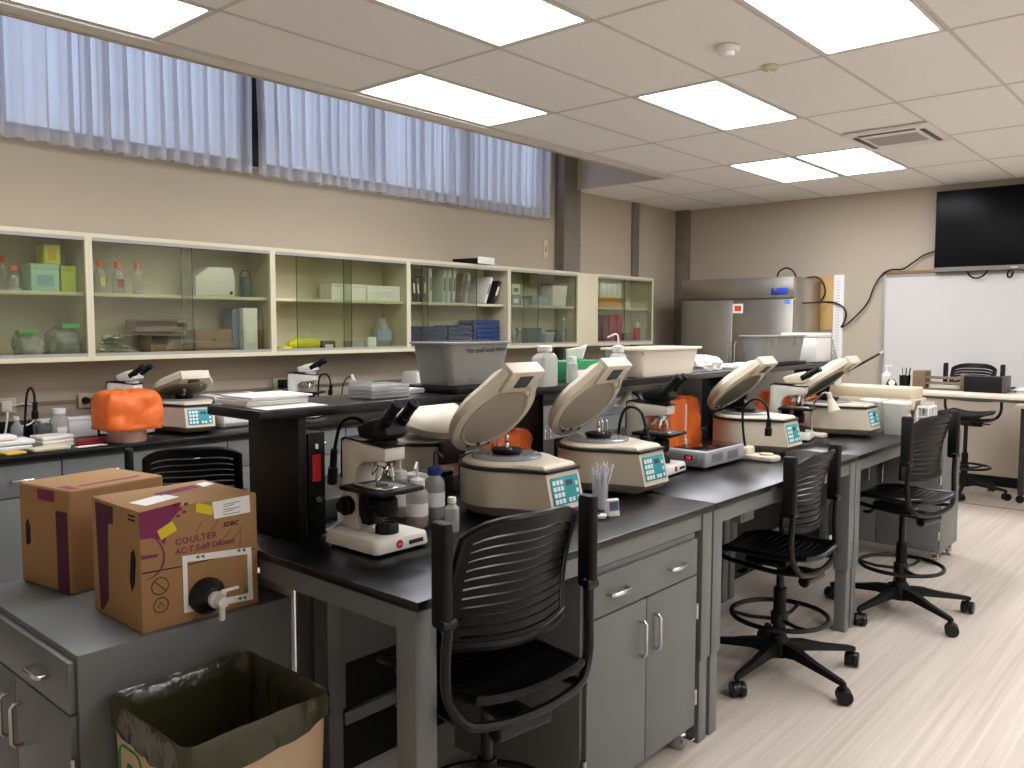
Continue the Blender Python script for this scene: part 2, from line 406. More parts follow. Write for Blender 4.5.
# ================================================================== FURNITURE
BZ = .93; BX = -1.49; SZ = 1.355; CTZ = .9203
def handle(t, p, axis, L=.1, m=M_chrome, name='handle', out=(0, 0, 0)):
    """bow handle: p is the middle on the face, axis the long way, out the way it stands off"""
    p = Vector(p); a = Vector(axis); o = Vector(out)
    pts = [p - a * L / 2, p - a * L / 2 + o * .7, p - a * (L / 2 - .01) + o, p + a * (L / 2 - .01) + o, p + a * L / 2 + o * .7, p + a * L / 2]
    return MB().tube(pts, .0064, 8).build(name, m, t)
def mobile_cabinet(t, W, D, H, face, two=True, z0=.09):
    """storage cabinet, local: front on +X, width along Y, drawer over two doors, castors"""
    b = MB(); b.box(-D, 0, -W / 2, W / 2, z0, H, .003); b.build('body', M_steelgrey, t)
    zd = H - .155
    dr = qb('drawer', M_steelgrey, t, .0005, .018, -W / 2 + .012, W / 2 - .012, zd + .003, H - .018, .002)
    for s in ((-1, 1) if two else (0,)): handle(dr, (.018, s * W * .26, (zd + H - .02) / 2), (0, 1, 0), .1, out=(.028, 0, 0))
    for s in (-1, 1):
        d = qb('door', M_steelgrey, t, .0005, .018, s * .002, s * (W / 2 - .012), z0 + .012, zd - .003, .002)
        handle(d, (.018, s * .045, zd - .13), (0, 0, 1), .12, out=(.028, 0, 0))
        for z in (z0 + .12, zd - .14): MB().cyl((.016, s * (W / 2 - .006), z - .03), (.016, s * (W / 2 - .006), z + .03), .007, seg=8).build('hinge', M_chrome, d)
    for sx in (-D + .07, -.035):
        for sy in (-W / 2 + .05, W / 2 - .035):
            c = MB(); c.box(sx - .025, sx + .025, sy - .02, sy + .02, z0 - .012, z0); c.box(sx - .012, sx + .02, sy - .02, sy - .016, .03, z0); c.box(sx - .012, sx + .02, sy + .016, sy + .02, .03, z0)
            c.use(M_black).cyl((sx, sy - .013, .034), (sx, sy + .013, .034), .034, seg=18)
            c.use(M_chrome).box(sx + .02, sx + .06, sy - .016, sy + .016, .05, .058)
            c.mats[0] = M_chrome; c.build('castor', M_chrome, t)
    return t
def lab_table(x0, x1, y0, y1, label, group, near=False, far=False):
    """x0 is the seating edge"""
    t = thing('lab_table', label, 'table', ((x0 + x1) / 2, (y0 + y1) / 2, 0), 0, group)
    ox, oy = (x0 + x1) / 2, (y0 + y1) / 2; s = 1 if x0 > x1 else -1; hx = abs(x0 - x1) / 2; hy = (y1 - y0) / 2
    MB().box(-hx, hx, -hy + .001, hy - .001, BZ - .026, BZ, .004).build('tabletop', M_bench, t)
    a = MB(); zi, zo = BZ - .09, BZ - .027
    a.box(s * (hx - .02), s * (hx - .045), -hy + .07, hy - .07, zi, zo); a.box(-s * (hx - .02), -s * (hx - .045), -hy + .07, hy - .07, zi, zo)
    for q in (-1, 1): a.box(-hx + .07, hx - .07, q * (hy - .015), q * (hy - .04), zi, zo)
    a.build('apron', M_legs, t)
    for q in (-1, 1):
        for w in (-1, 1):
            if far and q > 0 and w > 0: continue
            cx, cy = w * (hx - .05), q * (hy - .042) + (.24 if near and q < 0 and (w * s < 0 or x0 < -3) else 0)
            l = qb('leg', M_legs, t, cx - .038, cx + .038, cy - .036, cy + .036, .33, BZ - .027, .004)
            qb('lower_leg', M_legs, l, cx - .03, cx + .03, cy - .029, cy + .029, 0, .335, .003)
    qb('back_rail', M_legs, t, -s * (hx - .035), -s * (hx - .065), -hy + (.33 if near else .08), hy - .08, .255, .3, .003)
    qb('back_panel', M_steelgrey, t, -s * (hx - .03), -s * (hx - .042), -hy + (.33 if near else .08), hy - .08, .46, BZ - .1, .001)
    if x0 > -2: qb('shade_panel', M_black, t, -s * (hx - .03), -s * (hx - .04), -hy + (.33 if near else .08), hy - .08, .08, .4595)  # black sheet added in place of the shade under the aisle-side tables
    return t
YS = (1.34, 2.87, 4.42, 5.97)
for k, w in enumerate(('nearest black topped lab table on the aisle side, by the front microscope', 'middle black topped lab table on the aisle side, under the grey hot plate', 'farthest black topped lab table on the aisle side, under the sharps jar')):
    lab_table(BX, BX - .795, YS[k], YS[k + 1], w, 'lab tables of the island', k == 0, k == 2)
for k, w in enumerate(('nearest lab table on the wall side of the island, behind the black shelf panel', 'middle lab table on the wall side of the island, behind the raised shelf', 'farthest lab table on the wall side of the island')):
    lab_table(-3.085, -2.29, YS[k], YS[k + 1], w, 'lab tables of the island', k == 0)
# outlet box under the middle table
t = thing('outlet_box', 'small grey outlet box under the middle table edge', 'outlet', V(748, 512, x=-1.57))
qb('box', M_legs, t, -.04, 0, -.06, .06, -.04, .04, .004); qb('face_plate', M_steelgrey, t, 0, .004, -.045, .045, -.03, .03, .002)
# raised shelf over the middle
SX0, SX1 = -2.145, -2.445
t = thing('reagent_shelf', 'long raised black shelf on upright panels along the island', 'shelf', (-2.295, 3.62, BZ))
ly = lambda y: y - 3.62
MB().box(-.15, .15, ly(1.32), ly(5.93), SZ - .03 - BZ, SZ - BZ, .003).build('shelf_board', M_bench, t)
for y, xe in ((1.475, .136), (2.76, .03), (4.5, .136), (5.85, .136)): qb('upright_panel', M_black, t, -.146, xe, ly(y) - .014, ly(y) + .014, .001, SZ - .031 - BZ, .002)
r = MB()
for (a, b) in ((1.5, 2.735), (2.785, 4.48), (4.52, 5.83)): r.box(-.12, -.085, ly(a), ly(b), .001, .07, .004)
r.build('power_raceway', mat('raceway_grey', '#3a3b3c', .5), t)
# storage cabinets
t = thing('storage_cabinet', 'grey cabinet with drawer and doors under the nearest table', 'cabinet', (-1.515, 2.397, 0), 0, 'grey drawer cabinets on castors')
mobile_cabinet(t, .712, .56, .836, 0)
t = thing('storage_cabinet', 'grey cabinet carrying the two cardboard boxes at lower left', 'cabinet', (-2.585, .811, 0), -90, 'grey drawer cabinets on castors')
mobile_cabinet(t, .81, .625, .77, 0)
t = thing('storage_cabinet', 'grey cabinet at the far end of the island beside the third chair', 'cabinet', (-1.885, 5.99, 0), -90, 'grey drawer cabinets on castors')
mobile_cabinet(t, .82, .44, .88, 0)
# white board edge behind the front cabinet
t = thing('white_panel', 'thin white board standing on edge behind the box cabinet', 'board', (-2.285, 1.46, 0))
MB().box(-.12, .083, -.006, .006, .001, .793, .002).build('panel', M_white, t)
# counter along the left wall
CX = -4.77
t = thing('counter_top', 'long black worktop along the left wall', 'worktop', (-5.12, 3.4, .885))
k = MB(); k.box(-.372, .35, -4.4, 4.9, .0, .035, .004); k.build('worktop', M_bench, t)
qb('backsplash', M_bench, t, -.372, -.35, -4.4, 4.9, .0351, .145, .003)
ye = [-1.0, .2, .95, 1.74, 2.72, 3.64, 4.55, 5.45, 6.35, 7.25, 8.15]
names = ['behind the second cardboard box', 'between the two cardboard boxes and the orange bucket', 'under the orange bagged bucket', 'under the wall counter centrifuge', 'under the wall counter analyser', 'beneath the microscope by the wall', 'behind the middle of the island', 'behind the far half of the island', 'towards the far end of the counter', 'last before the steel refrigerator']
for i in range(len(ye) - 1):
    a, b = ye[i], ye[i + 1]; W = b - a
    t = thing('base_cabinet', 'grey base cabinet of the wall counter ' + names[i], 'cabinet', (-4.81, (a + b) / 2, 0), 0, 'base cabinets along the left wall')
    MB().box(-.55, 0, -W / 2 + .001, W / 2 - .001, .1, .884, .002).build('body', M_steelgrey, t)
    qb('plinth', M_black, t, -.52, -.05, -W / 2 + .002, W / 2 - .002, 0, .0995)
    d = qb('drawer', M_steelgrey, t, .0005, .018, -W / 2 + .004, W / 2 - .004, .7, .868, .002)
    for s in (-1, 1): handle(d, (.018, s * W * .25, .79), (0, 1, 0), .1, out=(.028, 0, 0))
    for s in (-1, 1):
        d = qb('door', M_steelgrey, t, .0005, .018, s * .002, s * (W / 2 - .004), .115, .694, .002)
        handle(d, (.018, s * .04, .6), (0, 0, 1), .11, out=(.028, 0, 0))
# wall cabinets with sliding glass
M_wc = mat('cream_cabinet', '#cfc7a9', .5, var=.03, scale=2); M_wci = M_wc
M_pane = clearmat('sliding_glass', '#eef1e8', .985, .5, .02)
M_edge = mat('glass_edge', '#2c3f36', .2); M_track = mat('grey_track', '#a19f9a', .5, .2)
WC0, WC1, WCZ0, WCZ1, WSH = -5.5, -5.18, 1.385, 2.145, 1.795
bays = [(.825, 2.072, 'first wall cabinet, cut by the left photo edge, lime boxes inside', [(.83, 1.45, 1), (1.28, 2.06, 0)]),
        (2.072, 3.318, 'second wall cabinet, beige instrument and cardboard boxes inside', [(2.09, 2.72, 1), (2.66, 3.3, 0)]),
        (3.318, 4.588, 'third wall cabinet, two white boxes and a yellow bag inside', [(3.53, 4.02, 0), (3.94, 4.57, 1)]),
        (4.588, 5.832, 'fourth wall cabinet, binders and blue trays inside', [(4.60, 4.82, 0), (4.75, 5.4, 1)]),
        (5.832, 6.905, 'fifth wall cabinet, small boxes and clear basins inside', [(5.85, 6.26, 1), (6.06, 6.88, 0)]),
        (7.225, 8.34, 'last wall cabinet, red binders and orange box inside', [(7.24, 7.78, 0), (7.76, 8.32, 1)])]
for (a, b, lab, panes) in bays:
    t = thing('wall_cabinet', lab, 'cabinet', (WC0, a, WCZ0), 0, 'glass fronted wall cabinets'); W = b - a; D = WC1 - WC0; H = WCZ1 - WCZ0
    c = MB(); c.box(.001, .012, 0, W, 0, H)
    for y in (0.0005, W - .0205): c.box(0.012, D, y, y + .02, 0, H)
    c.box(.012, D, .0205, W - .0205, 0, .028); c.box(.012, D, .0205, W - .0205, H - .024, H)
    c.build('carcass', M_wc, t)
    qb('shelf', M_wc, t, .012, D - .045, .021, W - .021, WSH - WCZ0 - .022, WSH - WCZ0, .002)
    for (za, zb, zc, zd) in ((.028, .036, .036, .046), (H - .034, H - .024, H - .044, H - .034)):
        r = MB(); r.box(D - .032, D - .002, .021, W - .021, za, zb)
        for x in (D - .032, D - .018, D - .004): r.box(x - .001, x + .001, .021, W - .021, zc, zd)
        r.build('track', M_track, t)
    for (p0, p1, fr) in panes:
        x = D - (.011 if fr else .025); g = MB().use(M_pane).box(x - .0025, x + .0025, p0 - a, p1 - a, .0365, H - .0345)
        g.use(M_edge)
        for y in (p0 - a - .0015, p1 - a + .0015): g.box(x - .0027, x + .0027, y - .0015, y + .0015, .0365, H - .0345)
        g.build('glass_pane', M_pane, t)
t = thing('filler_panel', 'blank cream panel between the last two wall cabinets', 'panel', (WC0, 6.906, WCZ0))
qb('panel', M_wc, t, .14, .32, 0, .318, 0, .755, .001)

# ------------------------------------------------------------------ slatted chairs
M_chair = mat('black_chair_plastic', '#070708', .33, spec=.26)
M_chairm = mat('black_chair_metal', '#0b0b0c', .3, spec=.4)
M_rub = mat('black_rubber', '#0b0b0c', .55, spec=.3)
def make_chair(label):
    t = thing('stool_chair', label, 'chair', (0, 0, 0), 0, 'black slatted stool chairs')
    def back(u, v):
        h = .202 * (1 - .05 * v)
        return (-.19 - .06 * v + .06 * u * u + .018 * math.sin(PI * v), u * h, .76 + .345 * v - .04 * v * u ** 4 + .012 * u * u * (1 - v))
    m = MB()
    m.sheet(back, -1, -.86, 0, 1, 2, 14, .014); m.sheet(back, .86, 1, 0, 1, 2, 14, .014)
    m.sheet(back, -.86, .86, .9, 1, 12, 2, .014); m.sheet(back, -.86, .86, 0, .09, 12, 2, .018)
    n = 10
    for k in range(n):
        a = .105 + .79 * k / n; m.sheet(back, -.87, .87, a, a + .79 / n * .8, 12, 1, .011)
    b = m.build('backrest', M_chair, t, 50)
    rim = [back(-1, i / 8) for i in range(9)] + [back(-.9 + 1.8 * i / 10, 1) for i in range(11)] + [back(1, 1 - i / 8) for i in range(9)]
    MB().tube(rim, .0105, 8).build('back_rim', M_chair, b)
    MB().tube([back(-1 + 2 * i / 12, .02) for i in range(13)], .017, 8).build('lumbar_bar', M_chair, b)
    def seat(u, v):
        return (-.235 + .455 * v, u * .2 * (1 - .1 * (2 * v - 1) ** 4), .632 + .022 * u * u - .05 * max(0, v - .75) ** 1.5 * 4 + .05 * max(0, .2 - v))
    m = MB()
    m.sheet(seat, -1, -.87, 0, 1, 2, 14, .014); m.sheet(seat, .87, 1, 0, 1, 2, 14, .014)
    m.sheet(seat, -.87, .87, 0, .08, 12, 1, .014); m.sheet(seat, -.87, .87, .9, 1, 12, 2, .014)
    for k in range(11):
        a = .095 + .8 * k / 11; m.sheet(seat, -.88, .88, a, a + .8 / 11 * .8, 10, 1, .011)
    s_ = m.build('seat', M_chair, t, 50)
    edge = [seat(-1, i / 8) for i in range(9)] + [seat(-.9 + 1.8 * i / 8, 1) for i in range(9)] + [seat(1, 1 - i / 8) for i in range(9)] + [seat(.9 - 1.8 * i / 8, 0) for i in range(9)]
    MB().tube(edge, .0125, 8, closed=True).build('seat_rim', M_chair, s_)
    # yoke: from each arm pivot down and round under the rear of the seat
    pts = spline([(-.2, .245, .86), (-.195, .25, .76), (-.2, .245, .67), (-.215, .2, .6), (-.222, .1, .575), (-.224, 0, .57), (-.222, -.1, .575), (-.215, -.2, .6), (-.2, -.245, .67), (-.195, -.25, .76), (-.2, -.245, .86)], 5)
    MB().tube(pts, .0135, 8).build('yoke', M_chairm, t)
    fr = MB()
    for s in (-1, 1): fr.tube(spline([(-.21, s * .2, .598), (-.1, s * .19, .585), (.1, s * .17, .592), (.19, s * .14, .6)], 4), .012, 8)
    fr.tube([(.19, -.14, .6), (.19, .14, .6)], .012, 8); fr.build('seat_frame', M_chairm, t)
    g = MB(); g.box(-.1, .1, -.07, .07, .565, .598, .01); g.box(-.21, -.06, -.035, .035, .53, .57, .008); g.cyl((-.19, -.095, .535), (-.19, .095, .535), .026, seg=18, bev=.006); g.build('tilt_mechanism', M_chairm, t)
    lv = MB(); lv.tube([(.03, .06, .575), (.04, .17, .57), (.04, .2, .567)], .006, 6); lv.box(.02, .06, .19, .235, .56, .572, .004); lv.build('lever', M_chairm, t)
    for s in (-1, 1):
        a = MB(); a.prism(rrect(.06, .034, .014), .85, 1.115, .01, M=Matrix.Translation((-.185, s * .252, 0)), seg=2); ar = a.build('armrest', M_rub, t)
        MB().cyl((-.2, s * .226, .865), (-.2, s * .2705, .865), .017, seg=16, bev=.004).build('pivot', M_chairm, ar)
    c = MB(); c.cyl((0, 0, .2), (0, 0, .56), .018, seg=14); c.build('gas_column', M_chairm, t)
    c = MB(); c.cyl((0, 0, .13), (0, 0, .4), .029, seg=18, bev=.003); c.build('column_sleeve', M_rub, t)
    f = MB(); f.tube([(.215 * math.cos(2 * PI * i / 40), .215 * math.sin(2 * PI * i / 40), .27) for i in range(40)], .0115, 8, closed=True)
    for k in range(3):
        a = 2 * PI * k / 3 + .5; f.tube([(.02 * math.cos(a), .02 * math.sin(a), .25), (.13 * math.cos(a), .13 * math.sin(a), .252), (.215 * math.cos(a), .215 * math.sin(a), .27)], .009, 6)
    f.cyl((0, 0, .225), (0, 0, .285), .04, seg=18, bev=.004); f.build('foot_ring', M_chairm, t)
    MB().lathe([(.0, .08), (.05, .08), (.056, .1), (.05, .15), (.034, .175), (0, .175)], seg=20).build('base_hub', M_rub, t)
    for k in range(5):
        a = 2 * PI * k / 5 + .25; d = Vector((math.cos(a), math.sin(a), 0)); q = Vector((-d.y, d.x, 0)); rings = []
        for (r_, w, z0, z1) in ((.03, .028, .085, .15), (.12, .025, .1, .145), (.22, .02, .092, .122), (.365, .015, .08, .1), (.385, .009, .078, .094)):
            rings.append([d * r_ + q * w + Vector((0, 0, z0)), d * r_ - q * w + Vector((0, 0, z0)), d * r_ - q * w * .7 + Vector((0, 0, z1)), d * r_ + q * w * .7 + Vector((0, 0, z1))])
        l = MB(); l.loops(rings); l.cyl(d * .37 + Vector((0, 0, .06)), d * .37 + Vector((0, 0, .088)), .011, seg=10); lg = l.build('base_leg', M_rub, t)
        w = MB(); pc = d * .37; tw = Vector((math.cos(a + .9), math.sin(a + .9), 0)); ax = Vector((-tw.y, tw.x, 0)); pc = pc + tw * .008
        for s in (-1, 1): w.cyl(pc + ax * s * .006 + Vector((0, 0, .034)), pc + ax * s * .031 + Vector((0, 0, .034)), .034, seg=18, bev=.004)
        w.cyl(pc - ax * .008 + Vector((0, 0, .038)), pc + ax * .008 + Vector((0, 0, .038)), .029, seg=14); w.build('castor', M_chairm, lg)
    return t
UP = {'backrest', 'back_rim', 'lumbar_bar', 'seat', 'seat_rim', 'yoke', 'seat_frame', 'tilt_mechanism', 'lever', 'armrest', 'pivot', 'gas_column'}
def raise_chair(t, dz):
    for c in t.children:
        if c.name.split('.')[0] in UP:
            c.location.z += dz
            if not c.name.startswith('gas'): c.location.x += .045
chair = make_chair('nearest black slatted stool chair, at the front table by the microscope')
CHAIRS = [((-1.567, 3.655), 180, -.06, 'black slatted stool chair in front of the grey hot plate, second along the aisle'),
          ((-1.395, 4.88), 168, .02, 'black slatted stool chair by the sharps jar, third along the aisle'),
          ((-1.97, 8.76), -96, .13, 'black slatted stool chair behind the white table under the whiteboard'),
          ((-3.52, 1.83), 152, -.03, 'black slatted stool chair behind the cardboard boxes, on the wall side')]
for (p, rz, dz, lab) in CHAIRS:
    c = dup(chair, (p[0], p[1], 0), rz, lab); raise_chair(c, dz)
chair.location = (-1.54, 1.642, 0); chair.rotation_euler = (0, 0, R(172)); raise_chair(chair, .02)
for c_ in chair.children:
    if c_.name.split('.')[0] == 'base_leg': c_.rotation_euler.z = R(-8)
# ================================================================== LAB EQUIPMENT
M_beige = mat('beige_plastic', '#d2c7b2', .42, var=.03, scale=6)
M_beiged = mat('beige_base', '#a59c8c', .5)
M_gask = mat('rubber_gasket', '#1c1b1a', .55)
M_teal = mat('teal_keypad', '#1f8e97', .4); M_key = mat('key_white', '#d9e4e2', .5); M_lcd = mat('lcd_grey', '#3d4a48', .25)
M_ring = clearmat('clear_shield', '#e8eaf0', .9, .7, .1, .35)
M_scope = mat('scope_grey_paint', '#cfcabf', .4); M_scopeb = mat('scope_white_base', '#e2ded5', .38)
M_red = mat('red_badge', '#c81e2c', .4); M_glassdk = mat('lens_glass', '#1b2230', .08)
M_ink = mat('black_ink', '#1d1b1a', .8)
def make_centrifuge(label, loc, rz=0, ang=52, group='bench centrifuges'):
    t = thing('centrifuge', label, 'centrifuge', loc, rz, group)
    def ol(k=1, f=0, r=.18):
        o = [Vector((.245 + f, -.09 * k, 0)), Vector((.245 + f, .09 * k, 0)), Vector((.15 * k, .122 * k, 0))]
        for i in range(27):
            a = R(52 + 256 * i / 26); o.append(Vector((r * k * math.cos(a), r * k * math.sin(a), 0)))
        o.append(Vector((.15 * k, -.122 * k, 0))); return o
    lift = lambda o, z: [p + Vector((0, 0, z)) for p in o]
    rings = [lift(ol(.84, -.02), .012), lift(ol(.9, .005), .022), lift(ol(1, .03), .048), lift(ol(1, .028), .056), lift(ol(1, 0), .172)]
    b = MB().use(M_beige); b.mats = [M_beige, M_beiged]; b.loops(rings)
    for f in b.bm.faces:
        if f.calc_center_median().z < .047: f.material_index = 1
    bd = b.build('housing', M_beige, t, 30)
    MB().loops([lift(ol(1.0, .002), .1725), lift(ol(1.03, .008), .1735), lift(ol(1.03, .008), .184), lift(ol(1.0, .002), .186)]).build('rim_gasket', M_gask, t)
    d = MB(); d.loops([lift(ol(.955, -.008), .1865), lift(ol(.95, -.01), .191), lift(ol(.9, -.02), .198)]); d.build('deck', M_beige, t)
    MB().lathe([(.128, .1985), (.128, .207), (.118, .212), (.07, .209), (.0, .209)], cx=-.012, seg=36).build('bowl_ring', M_ring, t)
    h = MB(); h.lathe([(0, .2095), (.05, .2095), (.058, .222), (.055, .229), (.03, .231), (.0, .231)], cx=-.012, seg=28); ro = h.build('rotor_hub', M_black, t)
    MB().lathe([(.009, .2315), (.009, .245), (.005, .25), (.0075, .256), (.0075, .272), (.003, .276), (0, .276)], cx=-.012, seg=14).build('spindle', M_chrome, ro)
    for s in (-1, 1): MB().cyl((-.012 + .045, s * .03, .2315), (-.012 + .045, s * .03, .236), .006, seg=10).build('screw', M_chrome, ro)
    # keypad on the sloping front
    nx = Vector((.116, 0, .028)).normalized(); F = frame((.259, 0, .117), (0, 1, 0), (-.028, 0, .116)) 
    k = MB().use(M_teal); k.at(F).box(-.075, .075, -.054, .042, .001, .003, .001); k.use(M_lcd).box(.002, .04, .008, .027, .003, .0036)
    k.use(M_key)
    for i in range(3):
        for j in range(4): k.box(-.068 + i * .02, -.053 + i * .02, -.048 + j * .0215, -.033 + j * .0215, .003, .0042)
    for j in range(3): k.box(.055, .067, -.046 + j * .025, -.032 + j * .025, .003, .0042)
    for i in range(2): k.box(.006 + i * .02, .02 + i * .02, -.048, -.034, .003, .0042)
    k.build('keypad', M_teal, t)
    # lid on its hinge
    L = bpy.data.objects.new('lid', None)
    def lo(k=1): return [Vector((.185 + (p.x) * k, p.y * k, 0)) for p in ol(1, -.03)]
    m = MB(); m.loops([lift(lo(.955), .0), lift(lo(1.02), .004), lift(lo(1.02), .032), lift(lo(.96), .046), lift(lo(.8), .066), lift(lo(.55), .08), lift(lo(.25), .086)])
    m.box(.325, .425, -.088, .088, -.012, .042, .004)
    lid = m.build('lid', M_beige, t, 30); bpy.data.objects.remove(L)
    lid.location = (-.19, 0, .198); lid.rotation_euler = (0, -R(ang), 0)
    MB().lathe([(.15, -.0005), (.15, -.003), (.14, -.005), (.135, -.0005)], cx=.18, seg=40).build('lid_gasket', M_beiged, lid)
    s_ = MB(); s_.box(.35, .405, -.035, .035, -.0145, -.0125); s_.build('latch_recess', M_lcd, lid)
    q = MB(); q.tube([(.35, .06, -.013), (.325, .062, -.03), (.31, .056, -.028)], .003, 6); q.build('latch_hook', M_chrome, lid)
    for y in (-.055, 0, .055): MB().cyl((.045, y, -.001), (.045, y, -.008), .008, seg=12).build('lid_screw', M_lcd, lid)
    MB().box(-.205, -.17, -.06, .06, .1, .192, .006).build('hinge_block', M_gask, t)
    for x, y in ((-.1, -.1), (-.1, .1), (.18, -.07), (.18, .07)): MB().cyl((x, y, .0), (x, y, .014), .014, seg=12).build('foot', M_rub, t)
    return t
c1 = make_centrifuge('beige centrifuge with open lid nearest the camera, beside the front microscope', (-1.998, 2.25, BZ), 0, 49)
def cent(label, loc, rz, ang):
    c = dup(c1, loc, rz, label)
    for k in c.children:
        if k.name.startswith('lid'): k.rotation_euler = (0, -R(ang), 0)
    return c
cent('beige centrifuge with open lid, second along the bench, behind the white timer', (-2.01, 2.84, BZ), 0, 49)
cent('beige centrifuge with open lid behind the black gooseneck lamp and grey hot plate', (-2.03, 4.24, BZ), 0, 42)
cent('beige centrifuge with open lid farthest along the aisle side, beside the sharps jar', (-1.95, 5.25, BZ), 0, 38)
cent('beige centrifuge with half open lid on the wall counter beside the orange bucket', (-5.13, 2.62, CTZ), -8, 22)
cent('beige centrifuge seen from behind under the raised shelf, on the island wall side', (-2.66, 2.45, BZ), 172, 20)

def make_microscope(label, loc, rz=0, head=None, arm=None, badge=True, group='microscopes'):
    head = head or M_black; arm = arm or M_scope
    t = thing('microscope', label, 'microscope', loc, rz, group)
    b = MB(); b.prism(rrect(.255, .215, .02), .008, .048, .006, top=rrect(.245, .205, .02)); bs = b.build('base', M_scopeb, t)
    for x in (-.1, .1):
        for y in (-.08, .08): MB().cyl((x, y, 0), (x, y, .009), .012, seg=10).build('foot', M_rub, bs)
    if badge:
        Fm = frame((.1255, -.015, .028), (0, 1, 0), (-.1, 0, 1))
        MB().at(Fm).cyl((0, 0, 0), (0, 0, .0015), .0125, seg=24).build('badge', M_red, bs)
        text('badge_lettering', 'Leica', .0085, M_white, bs, frame((.1272, -.015, .0255), (0, 1, 0), (-.1, 0, 1)), .0003, 'CENTER', .2)
        q = MB().use(M_ink); q.at(frame((.126, .05, .026), (0, 1, 0), (-.1, 0, 1))).box(-.028, .028, -.006, .006, 0, .001); q.build('name_plate', M_ink, bs)
    pf = [(-.118, .046), (-.03, .046), (-.036, .075), (-.05, .1), (-.05, .215), (-.038, .245), (-.01, .262), (.09, .272), (.09, .312), (-.1, .326), (-.118, .318)]
    My = Matrix(((1, 0, 0, 0), (0, 0, 1, 0), (0, 1, 0, 0), (0, 0, 0, 1)))
    a = MB(); a.prism(pf, -.04, .04, .005, M=My); ar = a.build('arm', arm, t)
    e = MB(); e.prism([(-.122, .2), (-.118, .324), (-.1, .332), (.094, .318), (.094, .313), (-.1, .327), (-.1185, .318), (-.1185, .2)], -.042, .042, 0, M=My); e.build('arm_trim', M_black, ar)
    for s in (-1, 1):
        k = MB(); k.cyl((-.08, s * .04, .12), (-.08, s * .066, .12), .03, seg=22, bev=.003); k.cyl((-.08, s * .066, .12), (-.08, s * .082, .12), .018, seg=18, bev=.003); k.build('focus_knob', M_black, t)
    MB().box(-.05, .0, -.03, .03, .065, .178, .004).build('stage_bracket', M_black, t)
    st = MB(); st.box(-.06, .135, -.095, .075, .178, .192, .003); st.cyl((.06, .05, .16), (.06, .05, .177), .011, seg=12); s_ = st.build('stage', M_black, t)
    sc = MB(); sc.box(.0, .11, -.06, .03, .1925, .1955, .001); sc.box(-.02, .1, -.075, -.06, .1925, .2, .001); sc.build('slide_holder', M_chrome, s_)
    MB().box(.02, .06, -.05, .0, .196, .1972).build('slide', M_glassdk, s_)
    c = MB(); c.lathe([(.0, .1), (.03, .1), (.036, .115), (.036, .15), (.028, .16), (.028, .177), (0, .177)], cx=.045, seg=22); c.cyl((.045, -.06, .135), (.045, .0, .135), .004, seg=8); c.build('condenser', M_black, t)
    l = MB(); l.lathe([(0, .0485), (.036, .0485), (.036, .07), (.03, .078), (.024, .078), (.022, .074), (0, .074)], cx=.05, seg=26); l.build('lamp_housing', M_black, t)
    n = MB(); Mn = Matrix.Translation((.045, 0, .272)) @ Matrix.Rotation(R(12), 4, 'Y')
    n.at(Mn).lathe([(0, .0), (.034, .0), (.034, -.012), (.024, -.024), (0, -.028)], seg=24); nose = n.build('nosepiece', M_chrome, t)
    for k in range(4):
        an = 2 * PI * k / 4 + .4; d = Vector((math.cos(an), math.sin(an), 0)); p0 = Mn @ (d * .018 + Vector((0, 0, -.015))); p1 = Mn @ (d * .036 + Vector((0, 0, -.06)))
        o = MB(); o.cyl(p0, p0.lerp(p1, .7), .0095, seg=14); o.cyl(p0.lerp(p1, .7), p1, .0085, .004, seg=14); o.build('objective', M_chrome, nose)
    # binocular head
    h = MB(); h.cyl((.045, 0, .315), (.045, 0, .333), .038, seg=26, bev=.002)
    ph = [(-.03, .333), (.075, .333), (.105, .352), (.078, .405), (.02, .392), (-.045, .368)]
    h.prism(ph, -.042, .042, .008, M=My); hd = h.build('head', head, t)
    for s in (-1, 1):
        e = MB(); p0 = Vector((.06, s * .032, .365)); dr = Vector((.7, 0, .72) if head is M_black else (.82, 0, .5)).normalized()
        e.cyl(p0, p0 + dr * .055, .019, seg=20, bev=.002); e.cyl(p0 + dr * .055, p0 + dr * .098, .0165, seg=20, bev=.002); e.cyl(p0 + dr * .098, p0 + dr * .118, .0185, seg=20, bev=.003)
        ep = e.build('eyepiece', M_black, hd)
        MB().cyl(p0 + dr * .1181, p0 + dr * .1186, .012, seg=16).build('eye_lens', M_glassdk, ep)
    return t
make_microscope('grey microscope with black head and red badge nearest the camera', (-1.985, 1.62, BZ))
p = V(676, 475, z=BZ)
make_microscope('grey microscope with black head between second centrifuge and hot plate', (p.x - .125, p.y, BZ), 6)
p = V(776, 420, y=4.82)
make_microscope('grey microscope with cream head and black eyepieces before the farthest centrifuge', (p.x + .09, 4.82, BZ), 14, mat('cream_head', '#d9d0b8', .4), badge=False)
p = V(142, 400, x=-5.3)
make_microscope('white headed microscope on the wall counter left of the half open centrifuge', (-5.225, p.y - .13, CTZ), 25, M_white, M_scopeb, badge=False)
p = V(294, 385, x=-5.3)
make_microscope('white headed microscope on the wall counter behind the paper stack', (-5.22, p.y + .04, CTZ), 32, M_white, M_scopeb, badge=False)

